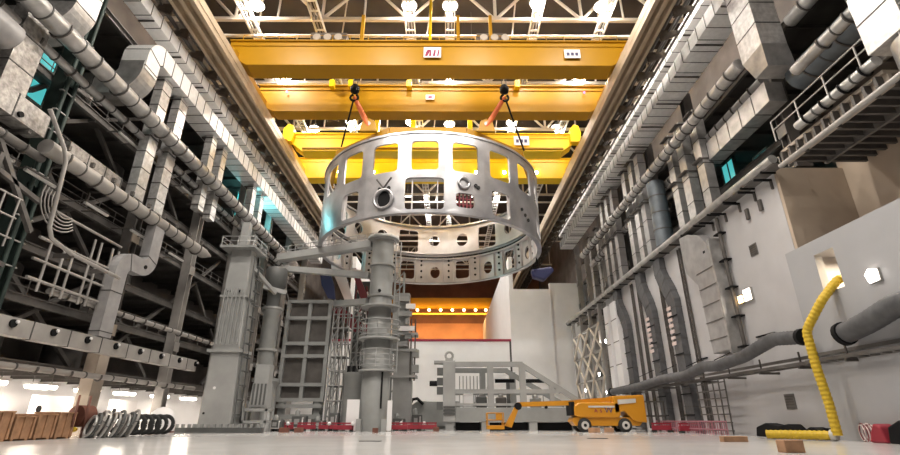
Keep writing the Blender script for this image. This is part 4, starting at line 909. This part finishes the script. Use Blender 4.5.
for k in range(4): MB().box(-11.6+k*.6, 57.4, 6.1, -11.3+k*.6, 58, 6.9).build('fitting', 'black', t)
MB().lathe((-10.6, 58, 0), [(1.2, 0), (1.2, .2)], n=20).build('foot_ring', 'tool_dark', t)
for i, (x, y, wd, h) in enumerate([(-9.9, 53.6, 1.3, 3.1), (-6.05, 53.4, .5, 3.0)]):
    t = thing('white_screen', ['white upright panel leaning left of the tallest tower foot', 'narrow white panel right of the tallest tower foot'][i], 'panel', (x, y, 0))
    MB().box(x-wd/2, y, 0.05, x+wd/2, y+.08, h).build('panel', 'white', t)
    for d in (-1, 1): MB().box(x+d*wd*.4-.05, y-.2, 0, x+d*wd*.4+.05, y+.4, .08).build('foot', 'steel', t)
def curved(name, label, mt, prof, y, d):
    t = thing(name, label, 'curved panel', (prof[0][0], y, prof[0][1]))
    MB().prism(prof, y, y+d).build('plate', mt, t, bevel=.05)
    xm = sum(q[0] for q in prof[-2:])/2; zm = min(q[1] for q in prof)+.5
    MB().box(xm-.12, y+.1, 0, xm+.12, y+.34, zm).build('support_post', 'tool_dark', t)
    return t
curved('curved_panel', 'navy blue slanted panel behind the second tool arm', 'navy', [(-19.0, 21.9), (-17.6, 21.9), (-16.6, 19.4), (-16.2, 17.2), (-17.3, 17.4), (-18.4, 19.3)], 68, .5)
curved('curved_panel', 'pale rose curved panel sweeping down behind the tool arms', 'pinkish', [(-17.9, 25.6), (-16.6, 25.6), (-15.4, 21.5), (-13.7, 17.0), (-14.9, 17.0), (-16.4, 20), (-17.4, 22)], 68.8, .5)
curved('curved_panel', 'narrow wine red curved panel beside the pale rose one', 'wine', [(-14.6, 22.4), (-13.9, 22.4), (-12.0, 18.4), (-12.0, 16.6), (-12.8, 17.4)], 69.6, .5)
curved('curved_panel', 'dark wine red panel sloping under the third tool arm', 'wine', [(-16.6, 15.8), (-15.4, 16.2), (-11.4, 13.6), (-11.4, 12.4), (-13.2, 12.6)], 68, .6)
t = thing('service_rack', 'pale pipe and valve clutter behind the tool arms', 'rack', (-13.4, 69, 15))
for k in range(14): MB().tube([(-14+rnd.random()*3, 70+rnd.random(), 14+rnd.random()*3), (-14+rnd.random()*3, 70+rnd.random(), 15+rnd.random()*5.5)], .12, 6).build('pipe', ('galv', 'wine', 'white')[k % 3], t)
MB().box(-14.2, 71.4, 0, -10.8, 71.8, 20.8).build('back_frame', 'tool_dark', t)
for i, x in enumerate((-19.6,)):
    t = thing('louvred_unit', 'pale ribbed box unit standing on frames at the foot of the round tower', 'machine', (-18.9, 51.5, 0))
    MB().box(-19.6, 51.0, 4.6, -18.2, 52.2, 6.4).build('head', 'tool_light', t); MB().prism([(-19.8, 2.3), (-18.0, 2.3), (-18.15, 4.6), (-19.65, 4.6)], 50.9, 52.2).build('body', 'tool_light', t)
    for k in range(4): MB().box(-19.55+k*.38, 50.8, 2.5, -19.4+k*.38, 50.95, 4.5).build('slot', 'tool_dark', t)
    for z in (.8, 1.9): MB().box(-20.2, 50.6, z, -17.8, 52.4, z+.25).build('shelf', 'tool_light', t)
    for x_ in (-20.1, -17.9):
        for y_ in (50.7, 52.3): MB().box(x_-.1, y_-.1, 0, x_+.1, y_+.1, 2.3).build('leg', 'tool_light', t)
t = thing('turntable_base', 'long low dark rail base under the left tower', 'base', (-21, 48, 0))
MB().box(-25, 47.4, .02, -17, 48.2, .45).build('rail', 'tool_dark', t)
for k in range(14): MB().box(-24.8+k*.57, 47.3, .45, -24.6+k*.57, 47.6, .75).build('bolt_block', 'tool', t)

for i, (x, y, wd, h) in enumerate([(-18.0, 54.4, 1.2, 1.6), (-16.6, 57.6, 1.6, 2.2), (-14.4, 57.8, 1.3, 1.5), (-12.6, 57.0, 1.0, 2.6), (-22.4, 54.6, 1.4, 2.8), (-5.6, 59.0, 1.4, 1.8), (-3.6, 60.5, 1.2, 2.4)]):
    t = thing('machine_unit', ['dark machine unit at the foot of the round tower', 'dark pump skid under the left of the bay lattice', 'dark pump skid under the right of the bay lattice', 'tall dark control unit before the pale scaffold', 'dark unit behind the box tower foot',
        'dark unit right of the tallest tower foot', 'tall dark unit below the support column'][i], 'machine', (x, y, 0))
    MB().box(x-wd/2, y, .25, x+wd/2, y+1, h*.7).build('body', 'tool_dark', t, bevel=.06)
    MB().lathe((x-wd*.2, y+.5, h*.7), [(.28, 0), (.28, h*.2), (.12, h*.3)], n=14).build('motor', 'tool', t)
    MB().tube([(x+wd*.3, y+.3, h*.6), (x+wd*.3, y-.15, h*.6), (x+wd*.3, y-.15, .3), (x-wd*.4, y-.15, .3)], .08, 6).build('pipe', 'galv', t)
    for d in (-1, 1): MB().box(x+d*wd*.35-.1, y-.1, 0, x+d*wd*.35+.1, y+1.1, .25).build('skid', 'black', t)
    MB().box(x-wd*.3, y-.04, h*.3, x+wd*.05, y, h*.55).build('panel', 'tool_light', t)
for i, (x, y0, y1, z) in enumerate([(-13.6, 62.2, 66, 11.5), (-10.4, 62.2, 66, 8)]):
    t = thing('pipe_bundle', ['upper bundle of slanted pipes behind the pale scaffold tower', 'lower bundle of slanted pipes behind the pale scaffold tower'][i], 'pipes', (x, y0, 0))
    for k in range(6): MB().tube([(x-1.2+k*.5, y0, 0), (x-.8+k*.5, y0, z*.5), (x-1.6+k*.45, y0+.3, z)], .09, 6).build('pipe', ('tool_light', 'galv', 'tool_dark')[k % 3], t)

# ------------------------------------------------------------------ grey frame tool in the middle
t = thing('upending_frame', 'long grey steel frame with a thick post and a sloping end in the hall centre', 'steel frame', (7, 58, 0))
p = MB().box(-.55, 57.4, .9, .85, 59, 7.4).build('main_post', 'tool_light', t, bevel=.04)
MB().box(-1.6, 57.5, 7.2, .85, 59, 7.5).build('post_cap', 'tool_light', t)
MB().tube(arc((.15, 58, 8.1), .42, 0, 2*PI, 18, (1, 0, 0), (0, 0, 1)), .14, 8).build('lifting_eye', 'tool_light', t)
MB().box(-.3, 57.7, 7.5, .6, 58.4, 7.8).build('eye_base', 'tool_light', t)
for z in (6.3, 5.2, 4.2, 2.6): MB().box(-1.25, 57.5, z-.4, -.55, 58.3, z+.4).build('side_box', 'tool_dark', t)
MB().lathe((-2.1, 58, 5.0), [(.3, 0), (.3, .9)], (1, 0, 0), 12).build('side_plug', 'black', t)
for k in range(3): MB().box(-.5, 57.3, 1.6+k*.35, .8, 57.4, 1.85+k*.35).build('label_plate', 'tool_dark', t)
def frame(y, dx, dz):
    f = MB(); b = 'tool' if y > 59 else 'tool_light'
    MB().box(.85, y, 6.85-dz, 8.7-dx, y+.5, 7.4-dz).build('top_chord', b, t)
    MB().beam((8.4-dx, y+.25, 7.15-dz), (15.4-dx, y+.25, 2.75), .42, .55).build('sloping_chord', b, t)
    for x in (4.9, 8.6): MB().box(x-.35-dx*.5, y, 1.3, x+.35-dx*.5, y+.5, 6.9-dz).build('upright', b, t)
    MB().box(11.6-dx, y+.06, 2.8, 12.1-dx, y+.44, 5.0-dz*.5).build('upright', b, t)
    MB().box(.85, y+.05, 3.9, 12.8-dx, y+.45, 4.35).build('mid_rail', b, t)
    MB().box(.85, y+.05, 2.6, 15-dx, y+.45, 2.85).build('lower_rail', b, t)
frame(57.6, 0, 0); frame(61.5, 1.3, .35)
MB().box(.85, 57.5, .9, 15.6, 62, 2.4).build('body', 'tool', t, bevel=.05)
for x in (.2, 4.2, 9.5, 14.4): MB().box(x-.45, 57.6, 0, x+.45, 61.8, .9).build('foot', 'tool_light', t)
for x0, x1 in ((.9, 3.6), (4.7, 9.0), (10, 13.9)): MB().box(x0, 58.2, 0.02, x1, 61.5, .85).build('undercarriage', 'black', t)
for k in range(7): MB().tube([(1.4+k*.42, 60, 2.4), (1.4+k*.42, 60, 6)], .06, 6).build('tie_rod', 'tool_light', t)
MB().box(9.2, 59.4, 5.2, 11.6, 59.8, 5.6).build('damper', 'black', t); MB().box(5.6, 59.4, 5.2, 7.9, 59.8, 5.6).build('damper', 'black', t)
MB().box(6.9, 59.4, 2.4, 7.3, 59.8, 5.2).build('damper_post', 'tool_dark', t)
for i, (x, h, mt) in enumerate([(2.4, 1.6, 'white'), (4.0, 1.3, 'tool_dark'), (6.3, 1.2, 'steel_dark'), (10.4, 1.1, 'tool')]):
    q = thing('machine_unit', ['white wrapped unit on the grey frame tool near the thick post', 'dark pump unit on the grey frame tool', 'dark valve unit on the grey frame tool behind the lift basket', 'grey box unit on the sloping end of the grey frame tool'][i], 'machine', (x, 60, 2.4))
    MB().box(x-.6, 59.9, 2.42, x+.6, 61, 2.4+h).build('body', mt, q, bevel=.1)
    MB().lathe((x, 60.4, 2.4+h), [(.3, 0), (.3, .25), (.15, .4)], n=14).build('cap', 'galv', q)
    MB().tube([(x+.6, 60.2, 2.8), (x+.9, 60.2, 3.1), (x+.9, 60.2, 3.8)], .07, 6).build('pipe', 'galv', q)
t = thing('sloped_cover', 'low grey sloped cover behind the left end of the grey frame tool', 'cover', (-3.5, 66, 0))
MB().prism([(-7, 0), (1.5, 0), (1.5, 3.4), (-4, 3.4), (-5.5, 2.4)], 67, 69).build('cover', 'tool', t, bevel=.1); MB().box(-6.8, 66.9, .1, 1.4, 67, .4).build('skirt', 'tool_dark', t)
t = thing('black_hose', 'black cable loop hanging over the low grey cover', 'cable', (-5.2, 65.4, 0))
MB().tube([(-6.2, 66.7, .1), (-5.9, 66.7, 1.2), (-5.2, 66.7, 2.4), (-4.6, 66.7, 3.6), (-4.0, 66.7, 3.7), (-3.2, 66.7, 3.0)], .2, 8).build('cable', 'black', t)

# ------------------------------------------------------------------ orange boom lift
t = thing('boom_lift', 'orange self propelled boom lift parked in front of the grey frame tool', 'boom lift', (14, 52, 0))
MB().prism([(12.3, 1.0), (12.7, .55), (19.0, .55), (19.4, 1.0), (19.2, 1.35), (12.5, 1.35)], 51.2, 53.2).build('chassis', 'lift', t, bevel=.05)
MB().prism([(12.55, 1.5), (13.1, 1.3), (17.0, 1.3), (17.2, 1.6), (17.2, 2.75), (13.2, 2.75), (12.6, 2.4)], 51.0, 53.4).build('turntable_cover', 'lift', t, bevel=.12)
MB().prism([(16.6, 1.7), (17.6, 1.9), (18.4, 1.0), (19.7, .85), (19.7, 3.45), (16.6, 3.35)], 51.0, 53.4).build('counterweight', 'lift', t, bevel=.08)
MB().box(14.0, 50.95, 2.25, 16.6, 51.0, 2.42).build('trim_strip', 'rim', t)
MB().prism([(17.0, 2.55), (18.8, 2.7), (18.8, 3.1), (17.0, 3.0)], 50.93, 51.0).build('side_window', 'rim', t)
MB().prism([(12.9, 2.6), (19.5, 3.05), (19.6, 3.5), (12.9, 3.0)], 51.9, 52.5).build('boom_base', 'lift', t)
MB().prism([(7.1, 2.35), (13.2, 2.5), (13.2, 2.98), (7.1, 2.78)], 52.0, 52.4).build('boom', 'lift', t)
MB().box(12.3, 51.1, 1.5, 12.65, 53.3, 2.8).build('end_panel', 'black', t)
MB().lathe((7.15, 51.9, 2.4), [(.36, 0), (.36, .6)], (0, 1, 0), 14).build('knuckle', 'black', t)
MB().prism([(7.3, 2.4), (6.9, 2.5), (5.7, .55), (6.4, .4)], 52.0, 52.4).build('jib', 'lift', t)
MB().lathe((10, 51.9, 2.3), [(.15, 0), (.15, .3)], (0, 1, 0), 10).build('boom_clamp', 'black', t)
bs = MB().box(3.9, 51.3, .25, 5.6, 52.9, .6).build('basket_floor', 'lift', t)
m = MB()
for x in (3.95, 5.55):
    for y in (51.35, 52.85): m.tube([(x, y, .6), (x, y, 1.75)], .05, 6)
for z in (1.1, 1.75): m.tube([(3.95, 51.35, z), (5.55, 51.35, z), (5.55, 52.85, z), (3.95, 52.85, z), (3.95, 51.35, z)], .05, 6)
m.build('basket_rail', 'lift', bs); MB().box(4.8, 51.4, 1.1, 5.4, 51.8, 1.7).build('control_box', 'lift', bs)
MB().tube([(5.5, 52.2, .45), (6.1, 52.2, .5)], .16, 8).build('basket_mount', 'black', t)
for x in (13.5, 17.5):
    for y in (50.95, 53.05):
        wv = MB().lathe((x, y, .62), [(.35, -.05), (.62, 0), (.66, .1), (.66, .4), (.62, .5)], (0, 1, 0), 28).build('wheel', 'rubber', t)
        MB().lathe((x, y-.08, .62), [(.38, 0), (.36, .05), (.2, .02)], (0, 1, 0), 22).build('rim', 'rim', wv); MB().lathe((x, y-.1, .62), [(.16, 0), (.16, .05)], (0, 1, 0), 14).build('hub', 'black', wv)
def glyph(txt, x, y, z, size, m_, parent):
    c = bpy.data.curves.new('letter', 'FONT'); c.body = txt; c.size = size; c.extrude = .01
    o = bpy.data.objects.new('letter_tmp', c); COL.objects.link(o)
    dg = bpy.context.evaluated_depsgraph_get(); me = bpy.data.meshes.new_from_object(o.evaluated_get(dg))
    bpy.data.objects.remove(o); me.materials.clear(); me.materials.append(M[m_])
    q = bpy.data.objects.new('lettering', me); COL.objects.link(q); q.parent = parent
    q.location = V((x, y, z))-ORG[parent.name]; q.rotation_euler = (PI/2, 0, 0); return q
glyph('W', 15.55, 50.97, 1.75, .85, 'text_dark', t); glyph('s', 15.1, 50.97, 1.8, .6, 'text_red', t); glyph('A', 14.55, 50.97, 1.8, .5, 'text_red', t)

# ------------------------------------------------------------------ things on the floor
for i in range(6):
    y = 24.5+i*1.62; h = 1.25+.12*(i % 3)
    t = thing('wooden_crate', 'brown wooden crate by the left wall, %s from the camera' % ORD[i], 'crate', (-25, y, 0), 'wooden crates')
    MB().box(-26.0, y, .1, -24.5, y+1.45, h).build('body', 'wood', t)
    for d in (0, .65, 1.3): MB().box(-24.52, y+d, .1, -24.42, y+d+.15, h).build('batten', 'wood', t)
    MB().box(-26.1, y-.03, h, -24.4, y+1.48, h+.08).build('lid', 'wood', t)
    for d in (.1, 1.1): MB().box(-26, y+d, 0, -24.5, y+d+.2, .1).build('skid', 'wood', t)
t = thing('cable_reel', 'brown cable reel standing at the end of the crates', 'reel', (-25.2, 35.2, 0))
for y in (34.8, 35.9): MB().lathe((-25.2, y, 1.35), [(1.35, 0), (1.35, .12)], (.8, .6, 0), 30).build('flange', 'rust', t)
MB().lathe((-25.1, 34.9, 1.35), [(.7, 0), (.7, 1)], (.2, 1, 0), 20).build('drum', 'rust', t)
tag(MB().tube(arc((-24.9, 34.4, .5), .4, 0, 1.99*PI, 20, (1, 0, 0), (0, .3, .2)), .1, 8).build('yellow_strap', 'yellow_hose'), 'yellow strap coil in front of the brown reel', 'strap')
t = thing('hose_pile', 'tangled pile of silver ribbed hoses beside the brown reel', 'hoses', (-23.2, 35.5, 0))
for k in range(12):
    a = arc((-23.6+.13*k, 34.4+.17*k, .72+.02*(k % 3)), .62+.1*(k % 4), 0, 1.98*PI, 18, (.75, -.5, .15*(k % 3)), (.2, .15, 1))
    MB().tube(a, .1, 6).build('hose', ('galv', 'tool_dark', 'steel_light')[k % 3], t)
for i in range(7):
    tag(MB().tube(arc((-23.9+.13*i, 38+i*.75, .78), .62, 0, 2*PI, 20, (.96, .2, 0), (0, 0, 1)), .15, 8).build('hose_coil', 'rubber'), 'black hose coil standing under the left gallery, %s from the silver hoses' % ORD[i], 'hose coil', 'black hose coils')
t = thing('covered_bundle', 'pale domed cover on the floor behind the black hose coils', 'cover', (-24.4, 44.6, 0))
MB().lathe((-24.6, 44.6, 0), [(1.1, 0), (1.1, 1.1), (.9, 1.7), (.5, 2.05), (.1, 2.15)], n=20).build('cover', 'white', t)
MB().lathe((-24.6, 44.6, .1), [(1.13, 0), (1.13, .12)], n=20).build('hem', 'rust', t)
def barrier(i, x, y, rot=0, L=2.0):
    t = thing('safety_barrier', 'red plastic safety barrier on the floor %s' % BW[i], 'barrier', (x, y, 0), 'red barriers')
    MB().box(x-L/2, y-.12, .18, x+L/2, y+.12, .62).build('panel', 'red', t, bevel=.04)
    MB().box(x-L/2, y-.07, .72, x+L/2, y+.07, .86).build('top_rail', 'red', t)
    for d in (-.42, 0, .42): MB().box(x+d*L-.05, y-.08, .6, x+d*L+.05, y+.08, .78).build('stub', 'red', t)
    for d in (-.4, .4): MB().box(x+d*L-.14, y-.35, 0, x+d*L+.14, y+.35, .18).build('foot', 'rubber', t)
BW = ['in front of the bay lattice, leftmost', 'before the bay lattice, second from left', 'before the bay lattice, third from left', 'left of the tallest tower foot', 'right of the tallest tower foot',
      'below the support column', 'left of the grey frame tool', 'beside the low grey cover', 'right of the boom lift', 'by the dark jogged ducts']
for i, (x, y) in enumerate([(-17.6, 56), (-15.2, 56), (-12.9, 56), (-10.6, 53), (-5.2, 54.4), (-4.0, 56.4), (-2.2, 56.6), (-4.9, 58.5), (20.9, 50.6), (21.9, 46.9)]): barrier(i, x, y)
for i, (x, y) in enumerate([(-17, 55.2), (-12.6, 55.2), (-9.6, 52.4), (-5.2, 57.8), (-2.6, 57.5)]):
    t = thing('site_lamp', 'small white round lamp on the floor %s' % ['by the leftmost red barriers', 'by the third red barrier', 'at the tallest tower foot', 'below the support column', 'left of the grey frame tool'][i], 'lamp', (x, y, 0), 'floor lamps')
    MB().lathe((x, y, .75), [(.1, -.12), (.2, 0), (.1, .12)], (0, 1, 0), 12).build('head', 'white', t); MB().tube([(x, y, 0), (x, y, .7)], .04, 6).build('stem', 'black', t)
    MB().lathe((x, y, 0), [(.2, 0), (.2, .05)], n=12).build('foot', 'black', t)
for i, (x, y, wd) in enumerate([(-15.6, 49.5, .45), (-14.2, 49.5, .4), (-6.7, 48.0, .25), (-1.2, 53.6, .3), (13.8, 48.8, .5), (15.2, 48.8, .4)]):
    tag(MB().box(x-wd, y, 0, x+wd, y+.5, .42).build('timber_block', 'wood' if i > 3 else 'rust', bevel=.03), 'small dark block on the floor %s' % ['in front of the red barriers, left one', 'in front of the red barriers, right one', 'in front of the tallest tower', 'before the thick frame post', 'under the lift between its wheels, left one', 'under the lift between its wheels, right one'][i], 'block')
tag(MB().box(14.9, 28.2, 0, 16.2, 28.7, .28).build('timber_block', 'wood', bevel=.02), 'long wooden block on the floor near the right wall', 'block')
tag(MB().box(12.2, 19.0, 0, 12.9, 19.5, .42).build('timber_block', 'wood', bevel=.02), 'wooden block nearest the camera on the right of the floor', 'block')
for i, (x, y) in enumerate([(-4.3, 29), (9.5, 33)]): tag(MB().box(x-.6, y, .0, x+.6, y+.5, .03).build('floor_hatch', 'seam'), 'dark flush cover plate in the floor, %s one' % ('left', 'right')[i], 'hatch')
hose('yellow ribbed hose climbing from the floor to the opening in the block', [(21.7, 29.0, .3), (21.7, 29.0, 2), (21.55, 29.0, 4), (21.5, 28.95, 6.0), (21.6, 28.7, 6.4), (22.1, 27.8, 7.7), (23.3, 27.7, 8.9), (24.6, 27.7, 9.2)], .23, 'yellow_hose', 'ribbed_hose', .24, .03)
hose('yellow ribbed hose lying along the floor in front of the block', [(19.6, 32.0, .29), (20.6, 31.0, .29), (21.65, 29.5, .29)], .23, 'yellow_hose', 'ribbed_hose', .24, .03)
tag(MB().lathe((21.7, 29.25, .32), [(.29, -.15), (.31, 0), (.29, .15)], (.6, -1, 0), 16).build('hose_clamp', 'rim'), 'pale clamp joining the two yellow hoses on the floor', 'clamp')
hl = [('black tarpaulin heap', 36, 4.5, .9, 'black'), ('black tarpaulin heap', 32.0, 2.2, .7, 'black'), ('black cable crate', 24.6, 3, 1.1, 'black')]
for i, (n_, y, L, h, mt) in enumerate(hl):
    x = 22.6 if y < 31 else 23.2
    m = MB().prism([(y-L/2, 0), (y+L/2, 0), (y+L*.45, h*.7), (y+L*.2, h), (y-L*.1, h*.8), (y-L*.35, h*.95), (y-L*.48, h*.5)], x-.6, x+.35, 'yz')
    tag(m.build('tarpaulin_heap', mt, bevel=.08), ['long black heap at the foot of the white right wall', 'short black heap behind the floor hose', 'black covered heap at the right edge before the block'][i], 'heap')
t = thing('red_cover', 'red crumpled cover at the foot of the block beside the black heap', 'cover', (22.5, 26.6, 0))
MB().prism([(26.2, 0), (27.3, 0), (27.1, .5), (26.8, .95), (26.4, .8)], 22.0, 22.9, 'yz').build('cover', 'red', t, bevel=.1); MB().box(22.1, 26.3, 0, 22.8, 27.2, .06).build('hem', 'black', t)
t = thing('cable_tangle', 'thin rust coloured cable loops beside the yellow hose foot', 'cables', (22.4, 27.8, 0))
for k in range(7): MB().tube(arc((22.4+.05*k, 27.4+.18*k, .45), .4+.04*(k % 3), 0, 1.98*PI, 14, (.3, .9, .1), (0, 0, 1)), .03, 5).build('loop', 'wine' if k % 2 else 'pinkish', t)
for i in range(6):
    y = 41.5+i*2.3
    t = thing('mesh_fence', 'pink netting fence panel along the white right wall, %s from the camera' % ORD[i], 'fence', (21.8, y, 0), 'pink fence panels')
    for z in (.35, .95): MB().box(21.75, y-1.1, z, 21.83, y+1.1, z+.1).build('rail', 'pink', t)
    for k in range(7): MB().box(21.76, y-1.05+k*.35, .0, 21.82, y-.98+k*.35, 1.05).build('picket', 'pink', t)
t = thing('dark_stand', 'dark open frame stand between the lift and the jogged ducts', 'stand', (21, 53, 0))
for x in (20.3, 21.0, 21.7, 22.4): MB().box(x-.07, 53, 0, x+.07, 53.2, 2.9).build('post', 'steel_dark', t)
for z in (1.4, 2.8): MB().box(20.2, 53, z, 22.5, 53.2, z+.15).build('rail', 'steel_dark', t)
